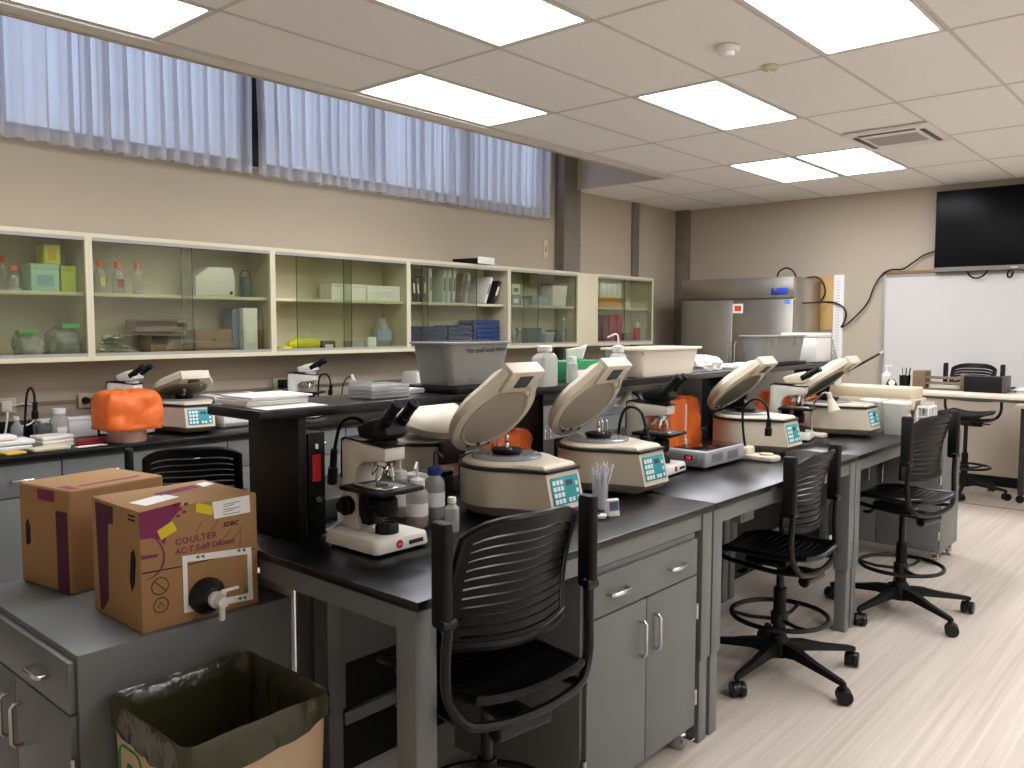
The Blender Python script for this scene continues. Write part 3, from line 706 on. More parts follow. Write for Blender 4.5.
# gooseneck lamps: neck drawn through points of one upright plane
def gooseneck(label, base, pts, head, r=.0065, hm=None, bm_=None, basef=None, nm=None):
    """base, pts, head in world space"""
    b = Vector(base); t = thing('gooseneck_lamp', label, 'lamp', b, 0, 'gooseneck lamps')
    hm = hm or M_black; bm_ = bm_ or M_black
    m = MB(); m.lathe([(0, .001), (.042, .001), (.044, .012), (.036, .026), (.014, .032), (0, .032)], seg=24)
    (basef or m).build('lamp_base', bm_, t)
    if basef: m.bm.free()
    P = spline([Vector(p) - b for p in pts], 7); MB().tube(P, r, 8).build('neck', nm or M_rub, t)
    h = Vector(head) - b; e = P[-1]; d = (h - e)
    hd = MB()
    if hm is M_black: hd.cyl(e - d * .15, e + d * .5, .013, seg=16, bev=.003); hd.cyl(e + d * .45, h, .018, seg=18, bev=.003)
    else: hd.cyl(e - d * .1, e + d * .25, .014, seg=16, bev=.003); hd.cyl(e + d * .25, h, .016, .036, seg=22)
    hd.build('lamp_head', hm, t)
    return t
yy = 1.86
def gl(label, yy, zb, px, hp, **k):
    P = [V(a, b, y=yy) for a, b in px]; b = Vector((P[0].x, yy, zb)); P[0].z = zb + .03
    return gooseneck(label, b, P, V(*hp, y=yy), **k)
gl('black gooseneck lamp arching behind the front microscope', 1.80, BZ, [(380, 500), (376, 455), (366, 426), (352, 418), (340, 426), (334, 453)], (332, 484))
gl('black gooseneck lamp arching in front of the second microscope', 3.07, BZ, [(618, 462), (619, 430), (624, 411), (633, 407), (642, 414), (646, 430)], (647, 443))
M_lbase = mat('cream_lamp_base', '#d6ccb6', .45)
yy = 3.96; b0 = V(745, 450, y=yy); lb = MB(); lb.prism(rrect(.2, .11, .03, cx=.07), .001, .026, .006); lb.prism(rrect(.06, .1, .02), .02, .062, .008); lb.lathe([(0, .026), (.034, .026), (.034, .036), (0, .038)], cx=.11, seg=22)
gl('black gooseneck lamp on a cream base right of the hot plate', yy, BZ, [(746, 452), (743, 428), (744, 408), (755, 399), (766, 405), (769, 421)], (768, 436), basef=lb, bm_=M_lbase)
lb = MB(); lb.prism(rrect(.17, .1, .03), .001, .026, .008); lb.lathe([(0, .02), (.03, .02), (.026, .04), (0, .042)], cx=-.05, seg=20)
gl('silver necked lamp with cream cone head before the farthest centrifuge', 5.0, BZ, [(812, 434), (811, 414), (816, 400), (824, 393), (829, 394)], (834, 411), hm=M_lbase, basef=lb, bm_=M_lbase, nm=M_chrome)
gl('cream cone headed lamp with silver neck left of the second microscope head', 3.45, BZ, [(641, 440), (642, 408), (637, 396), (630, 392)], (624, 405), hm=M_lbase, nm=M_chrome)
gl('black gooseneck lamp on the wall counter at the far left', 1.72, CTZ, [(24, 428), (26, 402), (28, 391), (31, 388), (34, 394), (35, 404)], (35, 419))
gl('black gooseneck lamp on the wall counter beside the microscope behind the papers', 3.81, CTZ, [(318, 400), (319, 380), (324, 374), (329, 377), (331, 386)], (330, 395))
gl('cream headed lamp on the wall counter behind the plastic rack', 4.05, CTZ, [(340, 402), (343, 386), (347, 378), (352, 376)], (357, 390), hm=M_lbase, nm=mat('bronze_neck', '#6d6152', .4, .5))

# hot plate
t = thing('hot_plate', 'grey digital hot plate with red readout and upright rod', 'hot plate', (-1.975, 3.68, BZ), 0)
b = MB(); b.prism(rrect(.215, .405, .012), .012, .085, .006); bd = b.build('housing', mat('silver_grey_plastic', '#9fa0a3', .42), t)
qb('glass_top', mat('dark_glass_top', '#2a1512', .08), t, -.09, .09, -.16, .19, .0855, .089, .002)  # black glass; the orange bag's reflection is put into its colour as red-brown
f = MB(); f.at(frame((0, -.2026, .052), (1, 0, 0), (0, 0, 1))).box(-.085, .07, -.024, .02, -.004, .0015, .002); fp = f.build('control_panel', mat('panel_grey', '#85868a', .4), t)
M_led = mat('red_led', '#ff2338', .4, emit=1.6); M_ledb = mat('led_window', '#3a0d12', .2)
g = MB(); g.at(frame((.02, -.2041, .054), (1, 0, 0), (0, 0, 1))).box(-.022, .022, -.011, .011, 0, .001); g.build('readout_window', M_ledb, fp)
text('readout_digits', '150', .018, M_led, fp, frame((.02, -.2053, .0475), (1, 0, 0), (0, 0, 1)), .0003, 'CENTER')
v = MB()
for a, bb in ((-.14, -.03), (.02, .13)):
    for k in range(7): v.box(.1076, .1088, a, bb, .03 + k * .006, .033 + k * .006)
v.build('vent', mat('vent_dark', '#5d5e61', .5), t)
for x in (-.08, .08):
    for y in (-.17, .17): MB().cyl((x, y, 0), (x, y, .0125), .014, seg=12).build('foot', M_rub, t)
r = V(685, 444, z=BZ + .09); rr = MB(); rr.cyl((r.x + 1.975, r.y - 3.68, .09), (r.x + 1.975, r.y - 3.68, .29), .005, seg=10); rr.cyl((r.x + 1.975, r.y - 3.68, .0895), (r.x + 1.975, r.y - 3.68, .115), .01, seg=12, bev=.002); rr.build('support_rod', mat('pale_rod', '#d8cfc4', .35), t)
# tall black instrument and adapter box behind the shelf panel
a = V(308.5, 470, x=-2.17); e = V(325.5, 470, x=-2.17); zt = V(316, 433, x=-2.17).z
t = thing('power_supply', 'tall black instrument with red label beside the black shelf panel', 'instrument', (-2.25, (a.y + e.y) / 2, BZ))
w = (e.y - a.y) / 2; h = zt - BZ
qb('case', mat('instrument_grey', '#9a9a98', .45), t, -.1, .068, -w, w, .012, h, .004); fr = qb('front_panel', M_black, t, .068, .08, -w, w, .012, h, .004)
qb('label', mat('red_label', '#c9262b', .5), fr, .08, .0808, -w * .55, w * .45, h * .55, h * .8); qb('switch', M_white, fr, .08, .083, -w * .2, w * .15, h * .85, h * .9, .001)
MB().cyl((.08, w * .1, h * .38), (.09, w * .1, h * .38), .009, seg=14).build('knob', M_steelgrey, fr)
for y in (-w * .7, w * .7):
    for x in (-.08, .05): MB().cyl((x, y, 0), (x, y, .0125), .009, seg=10).build('foot', M_rub, t)
p = V(338, 520, z=BZ)
t = thing('adapter_box', 'small pale adapter box with white cable left of the front microscope', 'adapter box', (-2.2, 1.708, BZ))
qb('case', M_scopeb, t, -.05, .05, -.04, .04, .001, .075, .005); MB().cyl((.05, -.01, .04), (.053, -.01, .04), .022, seg=20).build('socket', M_black, t)
MB().tube(spline([(.052, .0, .03), (.075, -.03, .012), (.06, -.1, .006), (.02, -.13, .006), (-.03, -.12, .006), (-.04, -.07, .006), (-.02, -.041, .03)], 6), .004, 8).build('cable', M_white, t)
# analyser on the wall counter
p = V(258, 412, x=-5.0)
t = thing('analyser', 'white bench analyser with sloping lid on the wall counter right of the centrifuge', 'analyser', (-5.22, V(248, 400, x=-5.1).y - .03, CTZ))
My = Matrix(((1, 0, 0, 0), (0, 0, 1, 0), (0, 1, 0, 0), (0, 0, 0, 1)))
m = MB(); m.prism([(-.17, .001), (.17, .001), (.19, .03), (.19, .09), (-.17, .1)], -.19, .19, .006, M=My); m.build('housing', M_white, t)
m = MB(); m.prism([(-.17, .1005), (.195, .0905), (.2, .115), (.06, .2), (-.12, .21), (-.17, .18)], -.19, .19, .008, M=My); l = m.build('lid', M_white, t)
m = MB(); m.prism([(.185, .1), (.205, .112), (.19, .135), (.17, .135)], .02, .11, .002, M=My); m.build('latch', M_beiged, l)
qb('top_pad', M_beiged, l, -.1, .04, -.12, .1, .2045, .2125, .002)
# ================================================================== ITEMS ON AND AROUND THE ISLAND
M_card = mat('corrugated_cardboard', '#a07a50', .85, var=.08, scale=8, bump=.05, bscale=90)
M_plum = mat('plum_print', '#7a2a52', .8); M_yel = mat('yellow_sticker', '#d8c21c', .6); M_green = mat('green_print', '#1d8a45', .7)
M_dark = mat('dark_hole', '#15110e', .9); M_pen = mat('marker_ink', '#2a2320', .8); M_purpt = mat('plum_lettering', '#7d3550', .8)
M_hdpe = mat('milky_plastic', '#dcdcd8', .45, trans=.0); M_milk = clearmat('milky_bottle', '#e6e6e2', .95, .4, .25, .5)
def ppoly(mb, pts, n, off, th):
    """a thin patch whose outline is given by points lying on a plane with outward normal n"""
    n = Vector(n); P = [Vector(p) + n * off for p in pts]; Q = [p + n * th for p in P]
    k = len(P); mb.poly(P + Q, [list(range(k))[::-1], [k + i for i in range(k)]] + [[i, (i + 1) % k, k + (i + 1) % k, k + i] for i in range(k)]); return mb
# ---- front carton
B = Vector((-2.353, 1.1626, .7705)); bw, bd, bh = .1549, .1768, .337
t = thing('cardboard_box', 'cardboard box with white tap and two yellow stickers at the cabinet edge', 'cardboard box', B, 0, 'cardboard boxes on the grey cabinet')
m = MB().use(M_card); m.box(-bw, bw, -bd, bd, 0, bh, .006, 2); cb = m.build('carton', M_card, t)
fx = lambda px, py: V(px, py, x=B.x + bw) - B
fy = lambda px, py: V(px, py, y=B.y - bd) - B
fz = lambda px, py: V(px, py, z=B.z + bh) - B
NX, NY, NZ = (1, 0, 0), (0, -1, 0), (0, 0, 1)
pat = lambda name, mm, f, pts, n, off=.0003, th=.0004, par=cb: ppoly(MB(), [f(*p) for p in pts], n, off, th).build(name, mm, par)
pat('plum_panel', M_plum, fx, [(138, 513), (181, 502), (178, 512), (170, 522), (167, 535), (164, 545), (160, 540), (150, 538), (140, 540)], NX)
m = MB(); dots = MB()
for a, b in ((172, 505), (178, 508), (184, 503), (176, 515), (182, 511)): ppoly(dots, [fx(a, b), fx(a + 4, b - 1), fx(a + 4, b + 2), fx(a, b + 3)], NX, .0003, .0004)
for rr, w in ((24, 2.2),):
    arc = [(141 + rr * math.cos(a), 557 + rr * math.sin(a)) for a in [R(-80 + i * 10) for i in range(17)]]
    for i in range(16): ppoly(m, [fx(*arc[i]), fx(*arc[i + 1]), fx(arc[i + 1][0] - w, arc[i + 1][1]), fx(arc[i][0] - w, arc[i][1])], NX, .0004, .0004)
ppoly(m, [fx(141, 556), fx(158, 554), fx(157, 557), fx(141, 560)], NX, .0004, .0004)
m.build('printed_emblem', M_plum, cb); dots.build('printed_pattern', M_plum, cb)
m = MB(); ppoly(m, [fx(142, 573), fx(181, 566), fx(181, 567), fx(142, 574.4)], NX, .0003, .0005); ppoly(m, [fx(181, 566), fx(255, 548), fx(255, 549), fx(181, 567)], NX, .0003, .0005); m.build('flap_seam', M_dark, cb)
pat('yellow_sticker', M_yel, fx, [(157, 531), (172, 521), (177, 530), (161, 540)], NX, .0008)
pat('yellow_sticker', M_yel, fx, [(196, 504), (199, 503), (213, 506), (212, 515), (196, 512)], NX, .0008)
lb = pat('white_label', M_paper, fx, [(212, 502), (249, 495), (250, 512), (214, 519)], NX, .0012)
m = MB()
for i in range(5):
    y = 504 + i * 2.6; ppoly(m, [fx(223, y), fx(240 - (i % 2) * 6, y - 3.2), fx(240 - (i % 2) * 6, y - 2.4), fx(223, y + .8)], NX, .0018, .0002)
m.build('label_print', mat('grey_print', '#8d8a90', .8), lb)
up = (fx(175, 540) - fx(175, 545)).normalized(); rt = (fx(215, 532) - fx(174, 543)).normalized()
def ft(s, px, py, size, mm, sh=0, sp=1, yv=None, name='printed_lettering'):
    return text(name, s, size, mm, cb, frame(fx(px, py) + Vector((.0006, 0, 0)), (0, 1, .0), yv or (0, 0, 1)), .0003, 'LEFT', sh, sp, .0007)
Fr = Matrix
ft('COULTER', 175, 545.5, .0255, M_purpt, 0, 1.15); ft('A\u1d9c\u2022T 5diff Diluent' if False else 'AC\u00b7T 5diff Diluent', 175, 555, .0235, M_purpt, .1, 1.02); ft('SDBC', 223, 527, .018, M_pen, .2, 1.1, name='handwriting')
m = MB()
for (x0, y0, x1, y1) in ((206, 538, 218, 520), (218, 545, 231, 529), (232, 540, 243, 526), (240, 546, 240, 530), (196, 532, 203, 520)): m.tube([fx(x0, y0) + Vector((.0006, 0, 0)), fx(x1, y1) + Vector((.0006, 0, 0))], .0006, 5)
m.build('pen_scribble', M_pen, cb)
# white tape frame round the tap
m = MB()
q = [(182, 556), (251, 547), (253, 599), (184, 613)]; q2 = [(187, 562), (247, 554), (248, 593), (188, 606)]
for i in range(4):
    j = (i + 1) % 4; ppoly(m, [fx(*q[i]), fx(*q[j]), fx(*q2[j]), fx(*q2[i])], NX, .001, .0005)
fr = m.build('white_border_label', M_paper, cb)
m = MB()
for a, b in ((197, 557), (202, 556.3), (238, 550.6), (243, 550), (239, 598.5), (244, 597.5)): ppoly(m, [fx(a - 2, b), fx(a + 2, b - 2.4), fx(a + 2, b + 1.8)], NX, .0017, .0003)
ppoly(m, [fx(244, 588), fx(248, 587), fx(248, 592), fx(244, 593)], NX, .0017, .0003)
m.build('green_arrow', M_green, fr)
m = MB()
for (a, b) in ((160, 586), (161, 605)):
    c = fx(a, b); rr = (fx(169, b - 2) - c).length * .92; ring = [c + Vector((.0012, rr * math.cos(2 * PI * i / 24), rr * math.sin(2 * PI * i / 24))) for i in range(24)]
    m.tube(ring, .0011, 5, closed=True)
    if b < 600: m.tube([ring[9], ring[21]], .0011, 5)
    else:
        m.tube([c + Vector((.0012, -.008, -.006)), c + Vector((.0012, .0, .008)), c + Vector((.0012, .008, -.006))], .0009, 5)
m.build('warning_symbol', M_pen, cb)
pat('tape_strip', M_paper, fz, [(129, 503), (163, 494), (179, 497), (146, 506)], NZ); pat('tape_strip', M_paper, fz, [(196, 484), (206, 482), (214, 484), (204, 487)], NZ)
pat('plum_strip', M_plum, fz, [(153, 494), (192, 485), (199, 487), (160, 496)], NZ)
pat('plum_corner', mat('dark_plum_print', '#4d1c37', .8), fy, [(95, 501), (113, 507), (113, 524), (108, 524), (109, 600), (103, 610), (101, 608)], NY)
pat('handle_hole', M_dark, fy, [(131, 553), (134, 549), (136, 560), (135, 585), (132, 592), (130, 580)], NY)
m = MB(); ppoly(m, [fy(128, 514), fy(135, 516), fy(135, 518), fy(128, 516)], NY, .0003, .0004); ppoly(m, [fy(128, 518), fy(135, 520), fy(135, 522), fy(128, 520)], NY, .0003, .0004); m.build('stamp_mark', M_dark, cb)
c = fx(206, 595); rr = .052
m = MB(); Mx = Matrix.Translation(c) @ Matrix.Rotation(R(90), 4, 'Y'); m.lathe([(0, .0005), (rr, .0005), (rr * 1.0, .018), (rr * .62, .046), (rr * .5, .05), (0, .05)], seg=32, M=Mx); cp = m.build('spout_collar', mat('black_cap', '#15171c', .3, spec=.4), t)
m = MB(); m.lathe([(0, .0505), (.022, .0505), (.024, .056), (.024, .07), (.017, .074), (.015, .1), (.0, .1)], seg=24, M=Mx); tp = m.build('tap', M_white, t)
m = MB(); e = c + Vector((.088, 0, 0)); m.cyl(e + Vector((0, 0, .016)), e + Vector((0, 0, -.052)), .0105, .008, seg=18); m.build('nozzle', M_white, tp)
m = MB(); m.cyl(e + Vector((0, .0, .014)), e + Vector((.012, .0, .03)), .008, seg=14); m.box(-.005, .005, -.009, .045, -.004, .004, .003, M=Matrix.Translation(e + Vector((.012, 0, .034)))); m.build('lever', M_white, tp)
# ---- rear carton, turned a little
L0, F0 = V(22, 581, z=.77), V(72.5, 596, z=.77); xd = (F0 - L0).normalized(); yd = Vector((-xd.y, xd.x, 0)); w2 = (F0 - L0).length
ct = F0 - xd * w2 / 2 + yd * .165
t = thing('cardboard_box', 'plain cardboard box with dark plum stripe behind the tapped one', 'cardboard box', (ct.x, ct.y, .7705), math.degrees(math.atan2(xd.y, xd.x)), 'cardboard boxes on the grey cabinet')
m = MB(); m.box(-w2 / 2, w2 / 2, -.165, .165, 0, .327, .009, 3); cb2 = m.build('carton', M_card, t)
qb('plum_stripe', mat('dark_plum_print', '#4d1c37', .8), cb2, w2 / 2 - .075, w2 / 2 - .012, -.1658, -.1651, .0, .258)
qb('printed_patch', M_plum, cb2, -.03, w2 / 2 - .08, -.1658, -.1651, .283, .318); qb('printed_line', M_purpt, cb2, w2 / 2 - .09, w2 / 2 - .012, -.15, -.12, .3272, .3278); qb('printed_line', M_purpt, cb2, w2 / 2 - .06, w2 / 2 - .04, -.1, .11, .3272, .3278)
m = MB(); m.prism([(-.012, -.04), (.012, -.03), (.014, .02), (.002, .05), (-.013, .03)], 0, .0006, M=frame((-w2 / 2 + .05, -.1657, .165), (1, 0, 0), (0, 0, 1))); m.build('handle_hole', M_dark, cb2)
# ---- waste bin with liner
M_liner = mat('olive_liner', '#3b3925', .2, spec=.5, bump=1, bscale=11, var=.2, scale=6)
wx0, wx1, wy0, wy1 = -2.155, -1.745, .868, 1.275; cx, cy = (wx0 + wx1) / 2, (wy0 + wy1) / 2; W, D = wx1 - wx0, wy1 - wy0
t = thing('waste_bin', 'cardboard waste bin with olive plastic liner before the grey cabinet', 'waste bin', (cx, cy, 0), 0)
def rr_(k, z, n=6, jit=0, sd=0, r=.03, st=.012):
    return [Vector((p[0], p[1], z)) + Vector((0, 0, jit * noise.noise(Vector((p[0] * 9, p[1] * 9, sd))))) for p in [(a * k, b * k) for a, b in dense(rrect(W, D, r, n), st)]]
def dense(o, st=.03):
    out = []
    for i in range(len(o)):
        a, b = Vector(o[i]), Vector(o[(i + 1) % len(o)]); k = max(1, int((b - a).length / st))
        for j in range(k): out.append(tuple(a.lerp(b, j / k)))
    return out
m = MB(); m.loops([rr_(.86, 0), rr_(.965, .63), rr_(.95, .63), rr_(.845, .01)]); bb = m.build('carton', mat('pale_cardboard', '#c2a98a', .85, var=.05, scale=6), t)
m = MB(); ins = 0
def wob(ring, a, sd): return [p + Vector((p.x, p.y, 0)).normalized() * (a * abs(noise.noise(p * 11 + Vector((sd, 0, 0)))) + .0045 * noise.noise(p * 34 + Vector((0, 0, sd))) * (1 if a > 0 else 2)) for p in ring]
rings = [wob(rr_(.99, .57, jit=.05, sd=1), .02, 1), wob(rr_(1.0, .598, jit=.02, sd=2), .02, 2), wob(rr_(1.005, .62), .008, 3), rr_(1.01, .648, jit=.006, sd=3), rr_(.995, .656, jit=.006, sd=3), rr_(.972, .65, jit=.006, sd=4), rr_(.94, .642), wob(rr_(.92, .6), -.02, 5), wob(rr_(.89, .45), -.035, 6), wob(rr_(.85, .28), -.06, 7), wob(rr_(.8, .12), -.06, 8), rr_(.5, .06), rr_(.1, .05)]
m.loops(rings, cap=False); ln = m.build('liner', M_liner, t, 60)
m = MB()
for i in range(4):
    pass
F = frame((-W * .24, -D * .452 - .004, .485), (1, 0, 0), (0, 0, 1)); F = F @ Matrix.Rotation(0, 4, 'X')
sq = [F @ Vector((x, y, .004)) for x, y in rrect(.12, .12, .03, 4)]
m.tube(sq, .0045, 6, closed=True)
for k in range(3):
    a = 2 * PI * k / 3; R3 = Matrix.Rotation(a, 4, 'Z')
    m.poly([F @ (R3 @ Vector(p)) for p in ((-.02, .018, .005), (.012, .022, .005), (.026, .0, .005), (.018, -.004, .005), (.004, .012, .005), (-.02, .01, .005))], [[0, 1, 2, 3, 4, 5]])
m.build('recycling_mark', M_green, bb)

# ---- orange bags
M_bag = mat('orange_bag', '#df6a2a', .42, var=.1, scale=7, bump=.35, bscale=14, trans=0)
def bag(name, label, cat, loc, w, d, h, seed, top=.8, rz=0, z0=0.001, m_=None, parent=None, flare=0):
    m = MB(); rings = []
    for j in range(12):
        v = j / 11; k = (1 + flare * (1 - v) ** 3) * (1 if v < .7 else 1 - (1 - top) * ((v - .7) / .3) ** 2)
        base = dense(rrect(w * k, d * k, min(w, d) * .22, 5), .02 if w < .4 else .03) if j == 0 else None
        if j == 0: B0 = [(a / w, b / d) for a, b in base]
        ring = []
        for a, b in B0:
            p = Vector((a * w * k, b * d * k, z0 + h * v)); 
            nn = noise.noise(Vector((a * 5 + seed, b * 5, v * 2.2))) + .6 * noise.noise(Vector((a * 13 + seed, b * 13, v * 6)))
            o = Vector((a, b, 0)).normalized(); p += o * nn * .022 * (1 if j else .3); 
            if j > 8: p.z += .016 * noise.noise(Vector((a * 9, b * 9, seed)))
            ring.append(p)
        rings.append(ring)
    last = rings[-1]; c = sum(last, Vector()) / len(last)
    for k in (.75, .45, .15): rings.append([c + (p - c) * k + Vector((0, 0, .02 * noise.noise(Vector((p.x * 30, p.y * 30, seed + k))) + .006)) for p in last])
    m.loops(rings)
    if parent: return m.build(name, m_ or M_bag, parent, 180)
    return solo(name, m, m_ or M_bag, label, cat, loc, rz)
g_ = 'orange waste bags on the island'
p = V(521, 455, z=BZ); b_ = bag('waste_bag', 'crumpled orange bag between the two nearest centrifuges', 'bag', (-2.305, 2.585, BZ), .09, .27, .23, 3, .75); b_['group'] = g_
b_ = bag('waste_bag', 'large orange bag behind the grey hot plate', 'bag', (-2.3, V(692, 420, x=-2.2).y, BZ), .12, .34, .28, 9, .9); b_['group'] = g_
b_ = bag('waste_bag', 'orange bag partly hidden behind the cream headed microscope', 'bag', (-2.275, V(781, 400, x=-2.22).y, BZ), .12, .3, .25, 15, .8); b_['group'] = g_
b_ = bag('waste_bag', 'low orange bag seen past the stage of the cream headed microscope', 'bag', (-2.27, V(812, 400, x=-2.22).y, BZ), .12, .28, .2, 21, .7); b_['group'] = g_
# ---- bottles
def wash_bottle(label, loc, r, h, mb_, liq=None, lh=.5, cap=None, tip=None, rz=0, group='wash bottles', label_paper=True):
    t = thing('wash_bottle', label, 'bottle', loc, rz, group); cap = cap or M_white; tip = tip or cap
    MB().lathe([(0, .001), (r * .92, .001), (r, .006), (r, h * .78), (r * .92, h * .88), (r * .6, h * .96), (r * .58, h), (0, h)], seg=28).build('body', mb_, t)
    if liq: MB().lathe([(0, .004), (r * .95, .006), (r * .965, .01), (r * .965, h * lh), (0, h * lh)], seg=28).build('liquid', liq, t)
    MB().lathe([(0, h + .0003), (r * .66, h + .0003), (r * .68, h + .004), (r * .66, h + .026), (r * .3, h + .032), (0, h + .032)], seg=26).build('cap', cap, t)
    MB().tube(spline([(0, 0, h + .031), (0, 0, h + .06), (.004, 0, h + .078), (.016, 0, h + .084), (.04, 0, h + .074), (.052, 0, h + .068)], 5), [.0045] * 20 + [.004] * 6 + [.003] * 5 if False else .004, 8).build('spout', tip, t)
    if label_paper:
        m = MB(); n = 12; P = []
        for z in (h * .3, h * .62):
            for i in range(n + 1):
                a = R(-75 + 150 * i / n); P.append(((r + .0007) * math.cos(a), (r + .0007) * math.sin(a), z))
        m.poly(P, [[i, i + 1, n + 2 + i, n + 1 + i] for i in range(n)]); lb = m.build('label', M_paper, t, 180)
    return t
M_pink = mat('pink_liquid', '#c98a86', .3); M_amber = mat('amber_liquid', '#b8742c', .25); M_bluel = mat('pale_blue_liquid', '#7d8fa8', .3)
M_bcap = mat('blue_cap', '#1d2f7a', .4); M_purp = mat('purple_spout', '#33204f', .4)
p = V(419, 529, z=BZ); wash_bottle('wash bottle of pink liquid with white cap right of the front microscope', (p.x - .03, p.y + .02, BZ), .038, .135, M_milk, M_pink, .55, rz=-50)
p = V(438, 522, z=BZ); wash_bottle('wash bottle with blue cap and purple spout by the front microscope', (p.x - .05, p.y + .03, BZ), .037, .155, M_milk, M_bluel, .5, M_bcap, M_purp, rz=-10)
p = V(405, 522, z=BZ); wash_bottle('wash bottle of amber liquid behind the front microscope stage', (p.x - .08, p.y + .05, BZ), .036, .135, M_milk, M_amber, .7, rz=-40)
t = thing('small_bottle', 'small milky bottle with white cap between blue capped bottle and chair', 'bottle', V(453, 533, z=BZ) + Vector((-.02, .015, 0)))
MB().lathe([(0, .001), (.0225, .001), (.024, .004), (.024, .078), (.012, .09), (.012, .094), (0, .094)], seg=24).build('body', M_milk, t); MB().lathe([(0, .0945), (.0145, .0945), (.0145, .112), (.013, .114), (0, .114)], seg=20).build('cap', M_white, t)
# dark analyser block behind the bottles
t = thing('equipment_box', 'dark grey box with pale top behind the wash bottles', 'box', (-2.235, 2.062, BZ))
qb('case', mat('charcoal_case', '#3a3835', .5), t, -.05, .05, -.09, .09, .001, .12, .004); qb('lid', M_white, t, -.048, .048, -.088, -.02, .1205, .14, .003); qb('lid', M_black, t, -.048, .048, .0, .088, .1205, .138, .003)
# timer, cylinder of tips
p = V(612, 516, z=BZ); t = thing('timer', 'white digital timer standing before the second centrifuge', 'timer', p, -22)
m = MB(); m.prism([(-.018, .001), (.016, .001), (.006, .062), (-.006, .062)], -.024, .024, .003, M=My); m.build('case', M_white, t)
Fm = frame((.0125, 0, .036), (0, 1, 0), (-.16, 0, 1)); m = MB().use(mat('timer_rim', '#5c5f94', .5)); m.at(Fm).box(-.019, .019, -.014, .02, 0, .0012); m.use(M_lcd).box(-.015, .015, -.006, .016, .0012, .002); m.build('display', M_lcd, t)
p = V(597, 518, z=BZ); t = thing('timer', 'flat white timer lying beside the standing one', 'timer', p, 30)
qb('case', M_white, t, -.032, .032, -.022, .022, .001, .014, .004); qb('display', M_lcd, t, -.02, .012, -.012, .012, .0142, .0148)
p = V(602, 510, z=BZ); t = thing('tube_of_tips', 'clear cylinder stuffed with plastic pipettes before the second centrifuge', 'jar', p + Vector((-.02, .015, 0)))
M_frost = clearmat('frosted_plastic', '#eeeef2', .96, .5, .2, .45)
MB().lathe([(0, .001), (.026, .001), (.028, .01), (.031, .13), (.029, .13), (.026, .012), (0, .01)], seg=26).build('cylinder', M_frost, t)
m = MB(); rnd = random.Random(4)
for i in range(26):
    a = rnd.random() * 6.28; r0 = .016 * rnd.random(); q = .02 + .03 * rnd.random(); h0 = .13 + .045 * rnd.random()
    m.cyl((r0 * math.cos(a), r0 * math.sin(a), .02), (q * math.cos(a), q * math.sin(a), h0), .003, .0045, seg=6)
pp = m.build('pipettes', M_frost, t); pp['kind'] = 'stuff'
# sharps jars and the long beige instrument
t = thing('sharps_jar', 'milky sharps jar with red warning label at the bench edge', 'sharps jar', (-1.62, 5.47, BZ))
m = MB(); m.prism(rrect(.12, .14, .03), .001, .185, .006, top=rrect(.135, .15, .03)); m.build('body', M_milk, t); MB().prism(rrect(.137, .152, .03), .1855, .205, .004).build('lid', M_white, t)
m = MB(); m.at(frame((.0675, .02, .085), (0, 1, 0), (-.03, 0, 1))).use(mat('orange_fill', '#d3672f', .5)).box(-.036, .036, -.06, -.012, 0, .001); m.use(mat('pale_pink_label', '#e0b9b0', .6)).box(-.036, .036, -.012, .045, 0, .001)
m.use(M_red); m.poly([m.T.inverted() @ (m.T @ Vector(q)) for q in ((0, -.004, .0015), (.024, .018, .0015), (0, .04, .0015), (-.024, .018, .0015))], [[0, 1, 2, 3]]); m.build('warning_label', M_red, t)
t = thing('sharps_jar', 'milky lidded jar left of the red labelled sharps jar', 'sharps jar', (-1.785, 5.535, BZ))
MB().prism(rrect(.12, .14, .03), .001, .185, .006, top=rrect(.135, .15, .03)).build('body', M_milk, t); MB().prism(rrect(.137, .152, .03), .1855, .205, .004).build('lid', M_white, t)
t = thing('long_instrument', 'long flat beige instrument with seam behind the sharps jars', 'instrument', (-1.89, 5.84, BZ))
M_old = mat('aged_beige', '#d0c3a6', .5); MB().box(-.26, .3, -.13, .15, .13, .2, .008).build('lower_case', M_old, t); MB().box(-.25, .28, -.12, .14, .2005, .27, .008).build('upper_case', M_old, t)
qb('end_panel', mat('end_grey', '#6f6a61', .5), t, .3002, .306, -.1, .0, .14, .19, .002)
for x in (-.2, .22):
    for y in (-.1, .1): qb('leg', M_beiged, t, x - .02, x + .02, y - .02, y + .02, .001, .1295)
t = thing('tube_rack', 'white tube rack with windows right of the long beige instrument', 'rack', (-1.535, 5.8, BZ))
m = MB(); m.box(-.036, .036, -.09, .09, .001, .012); m.box(-.036, .036, -.09, .09, .15, .162); m.box(-.036, .036, -.09, .09, .09, .098)
for x in (-.033, .033):
    for y in (-.088, -.03, .03, .088): m.box(x - .004, x + .004, y - .006, y + .006, .012, .15)
m.build('frame', M_white, t)
m = MB()
for x in (-.015, .015):
    for k in range(5): m.cyl((x, -.07 + .035 * k, .02), (x, -.07 + .035 * k, .185), .008, seg=10)
m.build('tube_row', M_milk, t)['kind'] = 'stuff'
